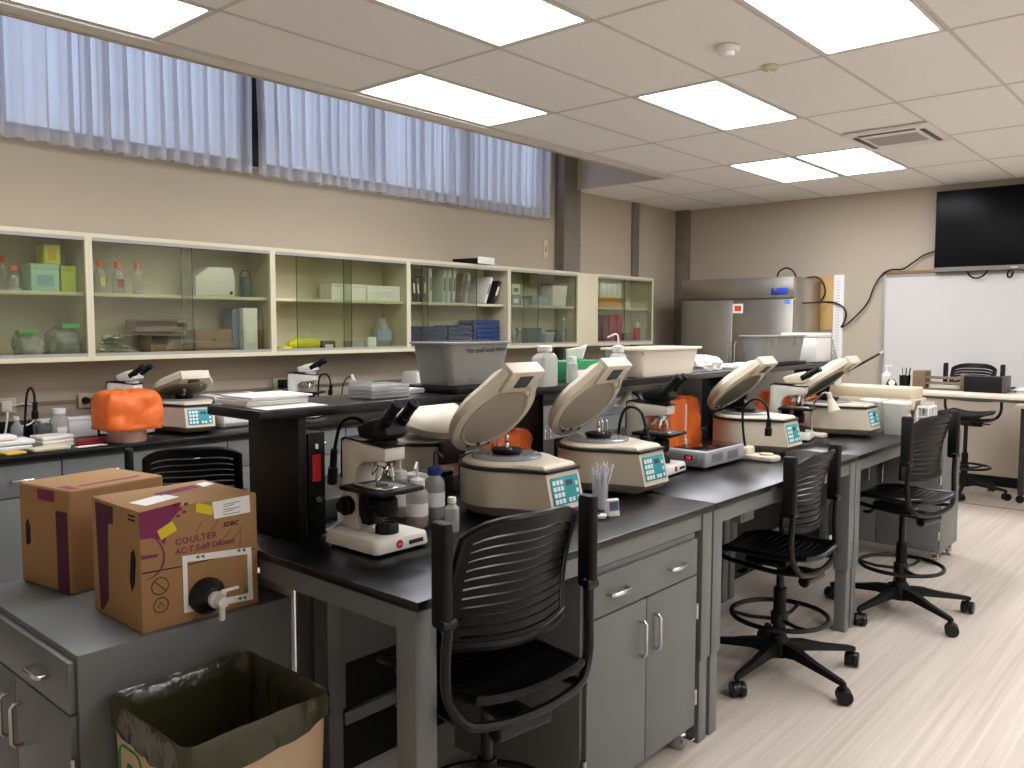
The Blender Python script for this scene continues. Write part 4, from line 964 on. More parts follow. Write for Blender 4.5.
# ================================================================== ITEMS ON THE RAISED SHELF
M_tub = mat('grey_tub_plastic', '#7b7a76', .42, var=.04, scale=4); M_tubw = mat('white_tub_plastic', '#e2d8c8', .4)
def tub(t, w, d, h, taper, m_, rim=.02, name='tub', r=.04):
    """open container; w along Y, d along X"""
    q = lambda k, z, e=0: [Vector((a * (d * k + 2 * e) / d, b * (w * k + 2 * e) / w, z)) for a, b in rrect(d, w, r, 5)]
    m = MB(); m.loops([q(taper, .001), q(1 - (1 - taper) * .32, h * .66), q(1 - (1 - taper) * .32 + .018, h * .665), q(1.01, h * .94), q(1.0, h * .95, rim), q(1.0, h * .985, rim), q(1.0, h, rim - .004), q(.985, h), q(.975, h * .66), q(taper - .02, .012)])
    o = m.build(name, m_, t, 30)
    return o
zt = V(415, 343, x=-2.2).z - SZ
yA, yB = V(450, 360, x=-2.17).y, V(514, 360, x=-2.17).y
t = thing('storage_tub', 'large grey tub with handwriting standing on a black tray on the shelf', 'tub', (-2.285, (yA + yB) / 2, SZ + .026), 0, 'grey tubs on the shelf')
w = (yB - yA); o = tub(t, w, .2, zt - .026, .88, M_tub, .016)
for y in (-w * .28, -.02, w * .24): qb('rib', M_tub, t, .078, .09, y - .035, y + .035, .01, (zt - .026) * .62, .004)
text('handwriting', 'For used used slides', .026, M_pen, t, frame((.1055, -w * .22, (zt - .026) * .74), (0, 1, .03), (.03, 0, 1)), .0003, 'LEFT', .15, 1, .0002)
t2 = thing('tray', 'black shallow tray under the large grey tub', 'tray', (-2.285, (yA + yB) / 2, SZ))
m = MB(); m.prism(rrect(.27, w * 1.0, .03), .001, .025, .004); m.build('tray', M_black, t2)
yA, yB = V(638, 360, x=-2.17).y, V(700, 360, x=-2.17).y; zt = V(627, 349, x=-2.17).z - SZ
t = thing('storage_tub', 'long white plastic basin on the shelf behind the amber wash bottle', 'tub', (-2.275, (yA + yB) / 2, SZ)); w = yB - yA
q = lambda k, z, e=0: [Vector((a * (.22 * k + 2 * e) / .22, b * (w * k + 2 * e) / w, z)) for a, b in rrect(.22, w, .05, 5)]
MB().loops([q(.88, .001), q(.89, .006), q(1, zt - .012), q(1, zt - .01, .018), q(1, zt, .018), q(.985, zt), q(.875, .012)]).build('basin', M_tubw, t, 30)
text('marker_note', 'Tissue only', .022, M_pen, t, frame((.107, -w * .46, zt * .76), (0, 1, 0), (.1, 0, 1)), .0003)
yA, yB = V(766, 350, x=-2.19).y, V(806, 350, x=-2.19).y; zt = V(757, 336, x=-2.17).z - SZ
t = thing('storage_tub', 'smaller grey tub on the shelf beside the white foam box', 'tub', (-2.28, (yA + yB) / 2, SZ + .02), 0, 'grey tubs on the shelf'); w = yB - yA
tub(t, w, .17, zt - .02, .88, M_tub, .014)
for y in (-w * .3, w * .25): qb('rib', M_tub, t, .07, .087, y - .05, y + .05, (zt - .02) * .62, (zt - .02) * .92, .004)
t = thing('tray', 'black tray under the smaller grey tub', 'tray', (-2.28, (yA + yB) / 2, SZ)); MB().prism(rrect(.22, w * .96, .03), .001, .019, .003).build('tray', M_black, t)
yA, yB = V(792, 368, x=-2.2).y, V(830, 366, x=-2.2).y
t = thing('foam_box', 'white foam box with lid near the far end of the shelf', 'box', (-2.31, 5.715, SZ)); zt = V(830, 333, x=-2.2).z - SZ
MB().box(-.13, .13, -.13, .13, .001, zt - .03, .012).build('box', M_white, t); MB().box(-.132, .132, -.132, .132, zt - .0295, zt, .01).build('lid', M_white, t)
t = thing('clear_flask', 'clear flask with marking beside the white foam box at the shelf end', 'flask', (-2.2, 5.9, SZ)); MB().lathe([(0, .001), (.045, .001), (.047, .008), (.02, .1), (.014, .12), (.014, .15), (.017, .153), (.012, .15), (.012, .12), (.018, .1), (.043, .01), (0, .006)], seg=24).build('body', clearmat('clear_glassware', '#eef2f0', .95, .7, .05, .12), t)
# white jug, tissue box, small bottle, printer, amber bottle
p = V(549, 387, z=SZ); zt = V(549, 346, y=p.y).z - SZ
t = thing('jug', 'white square plastic jug with cap on the shelf above the second centrifuge lid', 'jug', (p.x - .04, p.y + .02, SZ)); k = zt
MB().loops([[Vector((a * s, b * s, z)) for a, b in rrect(.075, .105, .02, 4)] for s, z in ((.95, .001), (1, .006), (1, k * .66), (.9, k * .74), (.5, k * .82), (.46, k * .85))]).build('body', M_milk, t)
MB().lathe([(0, k * .8501), (.028, k * .8501), (.031, k * .87), (.031, k * .985), (.028, k), (0, k)], seg=22).build('cap', M_white, t)
MB().tube([(0, .03, k * .72), (0, .058, k * .76), (0, .07, k * .7)], .008, 8).build('spout', M_white, t)
yy = V(583, 380, x=-2.27).y; t = thing('tissue_box', 'green and white tissue box with tissue pulled up on the shelf', 'tissue box', (-2.32, yy, SZ))
m = MB().use(mat('tissue_green', '#2f8f5c', .6)); m.box(-.06, .06, -.12, .12, .001, .09, .002); m.use(M_paper).box(-.061, .061, -.1, .121, .02, .05); bx = m.build('carton', M_paper, t)
m = MB(); m.sheet(lambda u, v: (.02 * math.sin(u * 3) * v + .02 * v, -.06 + .12 * u * (1 + .3 * v) - .03 * v, .088 + .055 * v + .02 * v * u), 0, 1, 0, 1, 8, 5, .002); m.build('tissue', M_paper, t, 180)
p = V(572, 384, z=SZ); t = thing('small_bottle', 'small cloudy bottle standing before the green tissue box', 'bottle', (-2.2, V(572, 375, x=-2.2).y, SZ)); MB().lathe([(0, .001), (.024, .001), (.025, .004), (.025, .085), (.016, .095), (0, .095)], seg=22).build('body', M_milk, t); MB().lathe([(0, .0955), (.019, .0955), (.019, .115), (0, .115)], seg=20).build('cap', M_white, t)
p = V(618, 380, z=SZ); zt = V(618, 346, y=p.y).z - SZ - .03
wash_bottle('tall wash bottle of amber liquid with white spout on the shelf', (-2.2, V(618, 375, x=-2.2).y, SZ), .041, max(.12, zt), M_milk, M_amber, .62, rz=200, label_paper=False)
# towels and small white packs
M_cloth = mat('white_cloth', '#e8e6e2', .9)
b_ = bag('towel', 'crumpled white towel on the shelf right of the white basin', 'towel', (-2.3, V(707, 372, x=-2.25).y, SZ), .15, .26, .075, 31, .45, m_=M_cloth)
for px, lab in ((731, 'small flat white pack on the shelf right of the towel'), (748, 'small flat white pack on the shelf left of the small grey tub')):
    t = solo('tissue_pack', MB().box(-.06, .06, -.085, .085, .001, .026, .008), M_paper, lab, 'tissue pack', (-2.27, V(px, 372, x=-2.25).y, SZ), 8)
# papers at the near end
def sheets(name, label, cat, loc, rz, w, d, n, th, m_=None, jit=.004, group=None):
    t = thing(name, label, cat, loc, rz, group); rnd = random.Random(n)
    for k in range(n):
        j = lambda: (rnd.random() - .5) * 2 * jit
        a, b = j(), j(); qb('sheet', m_ or M_paper, t, -w / 2 + a, w / 2 + a, -d / 2 + b, d / 2 + b, .001 + k * th, .0005 + (k + 1) * th, .001)
    return t
sheets('paper_stack', 'thick stack of white filter sheets on the near end of the raised shelf', 'papers', (-2.34, 1.46, SZ + .004), 0, .18, .22, 4, .0068, jit=.008)
t = thing('paper_sheet', 'curled loose white sheet under the stack at the shelf end', 'paper', (-2.28, 1.455, SZ)); MB().sheet(lambda u, v: (-.13 + .26 * u, -.11 + .22 * v, .0018 + .0 * u), 0, 1, 0, 1, 6, 6, .002).build('sheet', M_paper, t)
t = thing('slide_rack', 'stack of clear plastic racks on the shelf left of the large grey tub', 'rack', (-2.27, V(391, 397, x=-2.2).y, SZ)); 
M_clearp = clearmat('clear_rack_plastic', '#e8e8ea', .95, .6, .15, .5)
for k in range(4): qb('rack', M_clearp, t, -.06, .07, -.085, .085, .001 + k * .012, .0115 + k * .012, .002)
qb('divider', M_clearp, t, -.055, .065, -.083, -.077, .05, .062); 
sheets('paper_stack', 'white papers on the shelf behind the clear plastic racks', 'papers', (-2.35, V(398, 390, x=-2.4).y - .04, SZ), 6, .14, .14, 3, .006, jit=.012)
# ================================================================== BACK OF THE ROOM
M_ss = mat('stainless_steel', '#b7b2aa', .33, 1, var=.06, scale=3, stretch=(30, 30, .4))
FY = 8.6
t = thing('refrigerator', 'large two door stainless steel refrigerator in the back corner', 'refrigerator', (-4.3, FY, 0))
MB().box(-.66, .675, .06, .74, .1, 2.12, .006).build('cabinet', M_ss, t)
MB().box(-.66, .675, .0, .0595, 1.9, 2.12, .004).build('header', M_ss, t)
for x0, x1, hx in ((-.66, -.017, -.05), (-.011, .675, .03)):
    d = MB().box(x0, x1, .0, .0595, .13, 1.885, .006).build('door', M_ss, t)
    MB().tube([(hx, -.001, 1.0), (hx, -.035, 1.02), (hx, -.035, 1.4), (hx, -.001, 1.42)], .01, 8).build('handle', M_chrome, d)
    if x0 > -.1:
        a = V(733, 304, y=FY) - t.location; b = V(743, 313, y=FY) - t.location
        qb('warning_sticker', M_paper, d, a.x, b.x, -.0012, -.0004, b.z, a.z); qb('sticker_print', mat('sticker_orange', '#c4521f', .6), d, a.x + .02, b.x - .02, -.0018, -.0012, b.z + .02, a.z - .02)
        a = V(784.5, 299.5, y=FY) - t.location; b = V(790, 304, y=FY) - t.location; qb('blue_sticker', mat('sticker_blue', '#4d86c9', .6), d, a.x, b.x, -.0012, -.0004, b.z, a.z)
a = V(772, 288, y=FY) - t.location; b = V(788, 294.5, y=FY) - t.location
c = MB().use(mat('blue_glove_plastic', '#1e3fa8', .4)); c.box(a.x, b.x, -.03, -.001, b.z, a.z, .012); c.use(M_chrome).cyl((a.x + .05, -.04, a.z - .02), (a.x + .05, -.03, a.z - .02), .02, seg=14); c.build('controller', M_white, t)
for x in (-.6, .6):
    for y in (.12, .68): MB().cyl((x, y, 0), (x, y, .0995), .025, seg=12).build('foot', M_rub, t)
# yellow panel and marked strip on the wall
a = V(825, 277, y=BY); b = V(834, 330, y=BY); t = thing('wall_panel', 'yellowish strip on the wall beside the refrigerator', 'panel', ((a.x + b.x) / 2, BY - .001, b.z)); w = (b.x - a.x) / 2; qb('board', mat('yellow_board', '#c8a468', .6), t, -w - .08, w - .015, -.014, 0, 0, a.z - b.z, .001)
a = V(834.5, 275, y=BY); b = V(841, 395, y=BY); t = thing('measuring_strip', 'tall white measuring strip on the wall right of the yellowish strip', 'strip', ((a.x + b.x) / 2, BY - .001, b.z)); w = (b.x - a.x) / 2; s_ = qb('strip', M_paper, t, -w, w, -.012, 0, 0, a.z - b.z, .001)
m = MB(); H_ = a.z - b.z
for k in range(40): m.box(-w * .4, w * .3, -.0128, -.0121, .02 + k * H_ / 42, .026 + k * H_ / 42)
m.build('scale_marks', mat('strip_print', '#b9b4b0', .7), s_)
# television
a = V(937, 192, y=9.33); b = V(937, 272, y=9.33); tw = 1.44
t = thing('television', 'black flat television on the back wall above the whiteboard', 'television', (a.x + tw / 2, 9.35, b.z)); H_ = a.z - b.z
MB().box(-tw / 2, tw / 2, -.03, .03, 0, H_, .004).build('housing', M_black, t); qb('screen', mat('dark_screen', '#050506', .2, spec=.08), t, -tw / 2 + .01, tw / 2 - .01, -.032, -.0301, .045, H_ - .01)
qb('lower_bezel', mat('bezel_grey', '#77726d', .4, .4), t, -tw / 2, tw / 2, -.034, -.0302, 0, .043); qb('maker_badge', M_white, t, -.03, .03, -.0352, -.0341, .016, .024); qb('wall_bracket', M_black, t, -.2, .2, .0302, .068, H_ * .3, H_ * .7)
t = thing('television_cable', 'short black cable looping under the television', 'cable', V(966, 273, y=9.36)); m = MB(); o = t.location
m.tube(spline([V(x, y, y=9.36) - o for x, y in ((966, 268), (970, 276), (977, 278), (984, 275), (989, 268))], 6), .008, 8); m.build('cable', M_rub, t)
t = thing('television_cable', 'small black cable loop under the middle of the television', 'cable', V(1010, 273, y=9.36)); o = t.location; m = MB(); m.tube(spline([V(x, y, y=9.36) - o for x, y in ((1013, 268), (1008, 272), (1008, 277), (1012, 276), (1013, 271))], 6), .008, 8); m.build('cable', M_rub, t)
pts = [(828, 302), (836, 303), (844, 308), (846, 315), (843, 324), (841, 327), (846, 325), (858, 314), (868, 302), (874, 287), (881, 276), (890, 270), (903, 269), (914, 262), (924, 255), (935, 251.5)]
o = V(841, 327, y=BY - .045); t = thing('power_cable', 'long black cable drooping along the back wall to the television', 'cable', o); m = MB(); m.tube(spline([V(803, 303, x=-3.61) - o, V(814, 302.5, x=-3.61) - o] + [V(x, y, y=BY - .045) - o for x, y in pts], 5), .0085, 8); m.build('cable', M_rub, t)
o = Vector((-3.75, 8.9, 2.121)); t = thing('refrigerator_cable', 'black cable loop rising from the top of the refrigerator', 'cable', o); m = MB(); m.tube(spline([V(x, y, y=8.9) - o for x, y in ((777, 279), (779, 272), (786, 268), (793, 271), (797, 279))], 6), .009, 8); m.build('cable', M_rub, t)
o = V(822, 300, y=BY - .045); t = thing('refrigerator_cable', 'black cable hanging down the side of the refrigerator', 'cable', o); m = MB(); m.tube(spline([V(x, y, y=BY - .045) - o for x, y in ((806, 278), (816, 277), (822, 281), (825, 289), (824, 296), (820, 302))], 6), .009, 8); m.build('cable', M_rub, t)
# whiteboard
a = V(884, 275, y=BY); t = thing('whiteboard', 'wide whiteboard with brown top rail under the television', 'whiteboard', (a.x, BY - .001, .95)); H_ = a.z - .95; Wd = 2.6
qb('panel', mat('whiteboard_enamel', '#cfccca', .25), t, .02, Wd - .02, -.018, 0, .02, H_ - .02)
f = MB(); f.box(0, .03, -.026, 0, 0, H_, .003); f.build('frame_side', M_track, t); f = MB(); f.box(Wd - .03, Wd, -.026, 0, 0, H_, .003); f.build('frame_side', M_track, t)
qb('top_rail', mat('brown_rail', '#8c6e52', .6), t, 0, Wd, -.03, 0, H_ + .0005, H_ + .035, .003); qb('pen_tray', M_track, t, 0, Wd, -.07, 0, -.02, -.0005, .003); qb('rail_strip', M_track, t, .031, Wd - .031, -.022, -.0185, H_ - .03, H_, .002)
# white table with clutter
TZ, TY0, TY1, TX0, TX1 = 1.02, 7.92, 8.45, -2.5, -.7
t = thing('side_table', 'long white topped table in front of the whiteboard', 'table', ((TX0 + TX1) / 2, (TY0 + TY1) / 2, 0)); hx, hy = (TX1 - TX0) / 2, (TY1 - TY0) / 2
M_ttop = mat('cream_table_top', '#ded2bd', .45); qb('tabletop', M_ttop, t, -hx, hx, -hy, hy, TZ - .03, TZ, .006)
for x in (-hx + .05, hx - .05):
    for y in (-hy + .06, hy - .06): qb('leg', mat('dark_metal_leg', '#2a2928', .4), t, x - .02, x + .02, y - .02, y + .02, 0, TZ - .0305, .003)
qb('back_rail', M_legs, t, -hx + .08, hx - .08, hy - .07, hy - .05, TZ - .09, TZ - .031)
t = thing('castor_table', 'narrow cream table on castors at the right photo edge', 'table', (-1.12, 8.75, 0))
qb('tabletop', M_ttop, t, -.42, .5, -.2, .35, .87, .9, .006)
for x in (-.36, .42):
    for y in (-.1, .25):
        l = qb('leg', mat('dark_metal_leg', '#2a2928', .4), t, x - .022, x + .022, y - .022, y + .022, .075, .8695, .003); MB().cyl((x, y - .018, .036), (x, y + .018, .036), .036, seg=16, bev=.004).build('castor', M_rub, l)
t = thing('wire_rack', 'brown wooden and wire sorting rack on the white table', 'rack', V(938, 391, z=TZ) + Vector((0, .2, 0)))
M_bw = mat('brown_rack_wood', '#6f5c47', .6)
qb('base_board', M_bw, t, -.25, .19, -.09, .09, .001, .014); qb('end_block', M_bw, t, -.25, -.14, -.09, .09, .0145, .17, .004); qb('end_block', M_bw, t, .15, .19, -.09, .09, .0145, .15, .004)
for z in (.06, .11):
    for y in (-.08, .08): MB().cyl((-.14, y, z), (.15, y, z), .008, seg=8).build('rod', M_bw, t)
qb('paper_fill', M_paper, t, -.12, .14, -.05, .06, .0145, .05, .004)
t = thing('black_bin', 'black open front bin on the white table right of the wire rack', 'box', V(978, 393, z=TZ) + Vector((.0, .16, 0)))
qb('bin', M_black, t, -.13, .17, -.1, .1, .001, .14, .006); qb('end_panel', mat('mesh_grey', '#4d4843', .5), t, .1702, .2, -.1, .1, .001, .15, .003)
sheets('paper_stack', 'white papers on the right end of the white table', 'papers', V(1016, 394, z=TZ) + Vector((.12, .18, 0)), 5, .3, .22, 5, .008, jit=.02)
t = thing('marker', 'black marker lying on the white table by the papers', 'marker', V(1005, 390, z=TZ) + Vector((0, .12, 0)), 20); m = MB(); m.cyl((-.05, 0, .012), (.03, 0, .012), .01, seg=12, bev=.002); m.build('barrel', M_black, t); MB().cyl((.0302, 0, .012), (.065, 0, .012), .011, seg=12, bev=.002).build('cap', M_black, t)
# clutter at the left end of that table
t = thing('pen_holder', 'black holder full of pens left of the wire rack', 'pen holder', V(898, 389, z=TZ) + Vector((0, .2, 0))); m = MB(); m.lathe([(0, .001), (.045, .001), (.05, .12), (.046, .12), (.042, .008), (0, .008)], seg=20); m.build('cup', M_black, t)
for k in range(5): MB().cyl((.02 * math.cos(k * 1.3), .02 * math.sin(k * 1.3), .01), (.045 * math.cos(k * 1.3), .045 * math.sin(k * 1.3), .19), .006, seg=8).build('pen', M_white if k % 2 else M_lcd, t)
t = thing('pump_bottle', 'white pump bottle on the white table by the pen holder', 'bottle', V(879, 389, z=TZ) + Vector((0, .2, 0))); MB().lathe([(0, .001), (.04, .001), (.042, .006), (.042, .12), (.018, .15), (0, .15)], seg=20).build('body', M_white, t); m = MB(); m.cyl((0, 0, .1505), (0, 0, .2), .009, seg=10); m.box(-.012, .045, -.01, .01, .2, .215, .004); m.build('pump', M_white, t)
t = thing('tape_dispenser', 'black tape dispenser between pump bottle and pen holder', 'tape dispenser', V(890, 389, z=TZ) + Vector((.02, .05, 0)), 15); m = MB(); m.prism([(-.07, .001), (.07, .001), (.075, .03), (.03, .03), (.0, .09), (-.05, .085), (-.075, .03)], -.03, .03, .005, M=My); m.build('body', M_black, t); MB().cyl((-.02, -.0305, .06), (-.02, -.034, .06), .028, seg=18).build('tape_roll', M_white, t)
t = thing('grey_basin', 'pale grey bucket on the floor under the white table', 'bucket', (-2.6, 9.1, 0)); MB().lathe([(0, .001), (.17, .001), (.19, .02), (.22, .3), (.232, .31), (.222, .31), (.2, .29), (.17, .02), (0, .015)], seg=28).build('body', mat('pale_grey_plastic', '#b0aaa2', .5), t)
a0, b0 = V(873, 371, y=9.3), V(880.5, 352, y=9.3); d = (b0 - a0); bt = Vector((a0.x - d.x * 1.6, 8.2, TZ + .002)); tp = Vector((b0.x, BY - .035, b0.z))
m = MB(); m.cyl((0, 0, 0), tp - bt, .012, seg=10); t = thing('pointer_stick', 'black stick leaning against the left edge of the whiteboard', 'stick', bt); m.build('shaft', M_black, t); m = MB(); m.cyl((tp - bt) * .93, (tp - bt) * .995, .0135, seg=10); m.build('tip', M_white, t)
# ================================================================== THINGS IN THE WALL CABINETS
CB0, CB1 = WCZ0 + .029, WSH + .0005          # lower board, upper shelf
M_lime = mat('lime_card', '#a9bd1e', .55); M_teal2 = mat('pale_teal_card', '#a9cdb8', .6); M_limeY = mat('lime_yellow_card', '#c9c932', .55)
M_glassb = clearmat('bottle_glass', '#eef0ee', .93, .6, .06, .15); M_ocap = mat('orange_cap', '#d2602c', .5)
def span(p0, p1, xf, py=300): a = V(p0, py, x=xf).y; b = V(p1, py, x=xf).y; return (a + b) / 2, b - a
def carton(label, p0, p1, ptop, zb, m_, xf=-5.26, dep=.14, cat='box', name='box', group=None, lid=True, lab=None):
    y, w = span(p0, p1, xf); h = V((p0 + p1) / 2, ptop, x=xf).z - zb
    t = thing(name, label, cat, (xf - dep / 2, y, zb), 0, group)
    MB().box(-dep / 2, dep / 2, -w / 2, w / 2, .0005, h * (.8 if lid else 1), .002).build('carton', m_, t)
    if lid: MB().box(-dep / 2 - .001, dep / 2 + .0015, -w / 2 - .001, w / 2 + .001, h * .8 + .0003, h, .002).build('lid', m_, t)
    if lab: qb('label', lab, t, dep / 2 + .0003, dep / 2 + .001, -w * .3, w * .3, h * .2, h * .6)
    return t, w, h
def media_bottle(label, px, ptop, zb, xf=-5.3, r=.036, col=None, group='orange capped glass bottles'):
    y, w = span(px - 1, px + 1, xf); h = V(px, ptop, x=xf).z - zb
    t = thing('glass_bottle', label, 'bottle', (xf, y, zb), 0, group)
    MB().lathe([(0, .001), (r, .001), (r, h * .55), (r * .5, h * .74), (r * .42, h * .8), (0, h * .8)], seg=22).build('body', M_glassb, t)
    MB().lathe([(0, h * .801), (r * .6, h * .801), (r * .6, h * .98), (r * .5, h), (0, h)], seg=20).build('cap', M_ocap, t)
    if col: qb('label', col, t, r * .75, r * 1.02, -r * .4, r * .4, h * .2, h * .45)
    else: MB().lathe([(0, .003), (r * .94, .003), (r * .94, h * .12), (0, h * .12)], seg=18).build('contents', M_white, t)
# first bay
media_bottle('orange capped bottle beside the lime boxes at the left photo edge', 14, 266, CB1, r=.04)
media_bottle('orange capped bottle partly cut by the left photo edge', 3.5, 256, CB1, -5.42, .032)
carton('pale teal patterned box on the upper shelf of the first cabinet', 32, 60, 264, CB1, M_teal2, -5.26, .15, lab=mat('teal_print', '#7fa9b5', .6))
carton('bright lime box right of the pale teal box', 62, 77, 266, CB1, M_lime, -5.26, .15, lid=True)
y, w = span(45, 61, -5.28); z0 = V(50, 264, x=-5.26).z; 
t = thing('box', 'yellow lime box stacked on the pale teal box', 'box', (-5.335, y, z0 + .001)); h = V(52, 245, x=-5.26).z - z0
MB().box(-.07, .07, -w / 2, w / 2, .0005, h, .002).build('carton', M_limeY, t); qb('label', mat('amber_print', '#c29a1e', .6), t, .0703, .071, -w * .25, w * .25, h * .2, h * .8)
def bagpile(name, label, p0, p1, ptop, zb, m_, seed, dep=.16, xf=-5.3, cat='bag', cap=None):
    y, w = span(p0, p1, xf); h = V((p0 + p1) / 2, ptop, x=xf).z - zb
    t = thing(name, label, cat, (xf - .02, y, zb)); o = bag('pouch', None, None, None, dep, w, h * .82, seed, .5, m_=m_, parent=t)
    if cap:
        m = MB()
        for k, (a, b, c) in enumerate(cap): m.box(.02, .1, a * w - .05, a * w + .05, b * h, b * h + .03, .006, M=Matrix.Rotation(c, 4, 'X') if False else None)
        m.build('zip_strip', mat('green_zip', '#3f9a3c', .5), t)
    return t
M_film = clearmat('clear_film', '#e8eae6', .95, .7, .15, .3)
bagpile('plastic_bag', 'clear bag with green strip leaning in the first cabinet', 15, 39, 328, CB0, M_film, 41, cap=[(-.2, .75, 0)])
bagpile('plastic_bag', 'clear bag with bright green top right of the other bag in the first cabinet', 48, 76, 322, CB0, M_film, 43, cap=[(.1, .8, 0)])
# second bay
for px, pt, c, l in ((101, 260, mat('yellow_label', '#c9c052', .6), 'orange capped bottle with yellow label, leftmost in the second cabinet'), (119, 262, mat('red_label2', '#9a3540', .6), 'orange capped bottle with red label, second in the second cabinet'), (138.5, 263, None, 'small orange capped bottle left of the beige instrument')):
    media_bottle(l, px, pt, CB1, r=.038 if px < 130 else .032, col=c)
y, w = span(196, 235, -5.24); h = V(215, 267, x=-5.24).z - CB1
t = thing('instrument', 'small beige instrument with sloping side in the second cabinet', 'instrument', (-5.33, y, CB1))
m = MB(); m.prism([(-w / 2, .001), (w / 2, .001), (w / 2 + .005, h * .6), (w / 2 - .01, h), (-w * .15, h), (-w / 2, h * .65)], -.09, .09, .006, M=Matrix(((0, 0, 1, 0), (1, 0, 0, 0), (0, 1, 0, 0), (0, 0, 0, 1)))); m.build('case', M_scopeb, t); MB().cyl((.0905, w * .4, h * .12), (.094, w * .4, h * .12), .012, seg=16).build('knob', M_black, t); qb('badge', M_paper, t, .0903, .091, w * .15, w * .35, h * .82, h * .92)
t = thing('jar', 'dark green jar with wire bail right of the small beige instrument', 'jar', (-5.33, span(240, 251, -5.33)[0], CB1)); MB().lathe([(0, .001), (.04, .001), (.043, .01), (.043, .12), (.03, .14), (0, .14)], seg=22).build('body', mat('green_glass', '#1f4a40', .15), t); MB().tube(spline([(0, -.04, .12), (0, -.035, .17), (0, 0, .19), (0, .035, .17), (0, .04, .12)], 5), .004, 6).build('bail', M_black, t)
m = MB(); rnd = random.Random(8); y, w = span(98, 147, -5.28)
t = thing('tubing', 'pile of clear plastic tubing in the second cabinet', 'tubing', (-5.33, y, CB0)); 
for k in range(22):
    z = .016 + .005 * k; a = (rnd.random() - .5) * .05; y0 = -w / 2 + .03 + rnd.random() * .1; y1 = w / 2 - rnd.random() * .2 * (1 + k / 8); m.cyl((-.06 + .12 * rnd.random(), y0, z), (-.06 + .12 * rnd.random(), max(y1, y0 + .06), z + a * .3), .009, seg=8)
m.build('tube_pile', M_film, t)['kind'] = 'stuff'
M_cardd = mat('brown_carton', '#8a6c50', .85, var=.1, scale=8)
def flapbox(label, p0, p1, ptop, zb, rz=0, xf=-5.26):
    y, w = span(p0, p1, xf); h = V((p0 + p1) / 2, ptop, x=xf).z - zb
    t = thing('cardboard_box', label, 'cardboard box', (xf - .08, y, zb), rz, 'brown boxes in the second cabinet')
    m = MB(); th = .004; m.box(-.075, .075, -w / 2, w / 2, .0005, th); m.box(-.075, -.071, -w / 2, w / 2, th, h); m.box(-.071, .075, -w / 2, -w / 2 + th, th, h); m.box(-.071, .075, w / 2 - th, w / 2, th, h); m.box(.071, .075, -w / 2 + th, w / 2 - th, th, h * .55); m.build('carton', M_cardd, t)
    f = MB(); f.box(-.1, .05, -w / 2, w / 2, -.002, .002, 0, M=Matrix.Translation((-.0, 0, h + .012)) @ Matrix.Rotation(R(8), 4, 'Y')); f.build('flap', M_cardd, t); return t
flapbox('torn open brown box lying on the tubing side of the second cabinet', 150, 192, 336, CB0)
z1 = V(160, 334, x=-5.26).z; y, w = span(134, 186, -5.28)
t = thing('cardboard_box', 'upper torn brown box stacked at the middle of the second cabinet', 'cardboard box', (-5.34, y, z1 + .018), 0, 'brown boxes in the second cabinet'); h = .07
m = MB(); m.box(-.07, .07, -w / 2, w / 2, .0005, .004); m.box(-.07, -.066, -w / 2, w / 2, .004, h); m.box(-.066, .07, -w / 2, -w / 2 + .004, .004, h); m.box(-.066, .07, w / 2 - .004, w / 2, .004, h * .8); m.box(.066, .07, -w / 2 + .004, w / 2 - .004, .004, h * .4); m.build('carton', M_cardd, t); m = MB(); m.box(-.075, .05, -w / 2, w / 2, h + .002, h + .006); m.build('flap', M_cardd, t)
carton('flat brown box with finger hole under another, left of the white box', 195, 232, 341, CB0, M_cardd, -5.26, .15, cat='cardboard box', name='cardboard_box', group='brown boxes in the second cabinet', lid=False)
y, w = span(195, 231, -5.27); z1 = V(214, 341, x=-5.26).z; h = V(214, 329, x=-5.27).z - z1
t = thing('cardboard_box', 'flat brown box stacked on top beside the white box', 'cardboard box', (-5.345, y, z1 + .001), 0, 'brown boxes in the second cabinet'); MB().box(-.072, .072, -w / 2, w / 2, .0005, h - .003, .002).build('carton', M_cardd, t); qb('finger_hole', M_dark, t, .0723, .073, -.012, .012, .001, .014)
carton('tall white box in the second cabinet', 243, 257, 308, CB0, M_white, -5.25, .16, lid=False, lab=M_paper); carton('narrow brown box right of the tall white box', 258.5, 262.5, 314, CB0, M_cardd, -5.27, .14, lid=False)
carton('blue sided box left of the tall white box', 232, 238.5, 309, CB0, mat('blue_grey_card', '#66788f', .6), -5.3, .13, lid=False)
# third bay
carton('long white box, left one of two on the upper shelf', 332, 366, 284, CB1, M_paper, -5.26, .16, group='white boxes on the third cabinet shelf'); carton('long white box, right one of two on the upper shelf', 367.5, 400, 286, CB1, M_paper, -5.26, .16, group='white boxes on the third cabinet shelf', lab=M_white)
M_yb = mat('yellow_plastic', '#d8cf14', .4)
y, w = span(290, 319, -5.27); t = thing('yellow_bottle', 'bright yellow plastic bottle lying in the third cabinet', 'bottle', (-5.3, y, CB0)); m = MB(); m.lathe([(0, 0), (.042, .002), (.045, .01), (.045, w * .78), (.03, w * .88), (.018, w * .92), (0, w * .92)], seg=22, M=Matrix.Translation((0, w / 2, .046)) @ Matrix.Rotation(R(90), 4, 'X')); m.build('body', M_yb, t); m = MB(); m.cyl((0, -w * .42, .046), (0, -w * .5, .046), .02, seg=16); m.build('cap', M_yb, t)
t = solo('yellow_glove', MB().box(-.05, .05, -.05, .05, .001, .03, .012), M_yb, 'folded yellow cloth before the yellow bottle', 'cloth', (-5.29, span(281, 290, -5.25)[0], CB0), 15)
carton('grey gadget box right of the yellow bottle', 322, 335, 341, CB0, mat('grey_gadget', '#55534f', .5), -5.26, .12, lid=False, lab=M_paper)
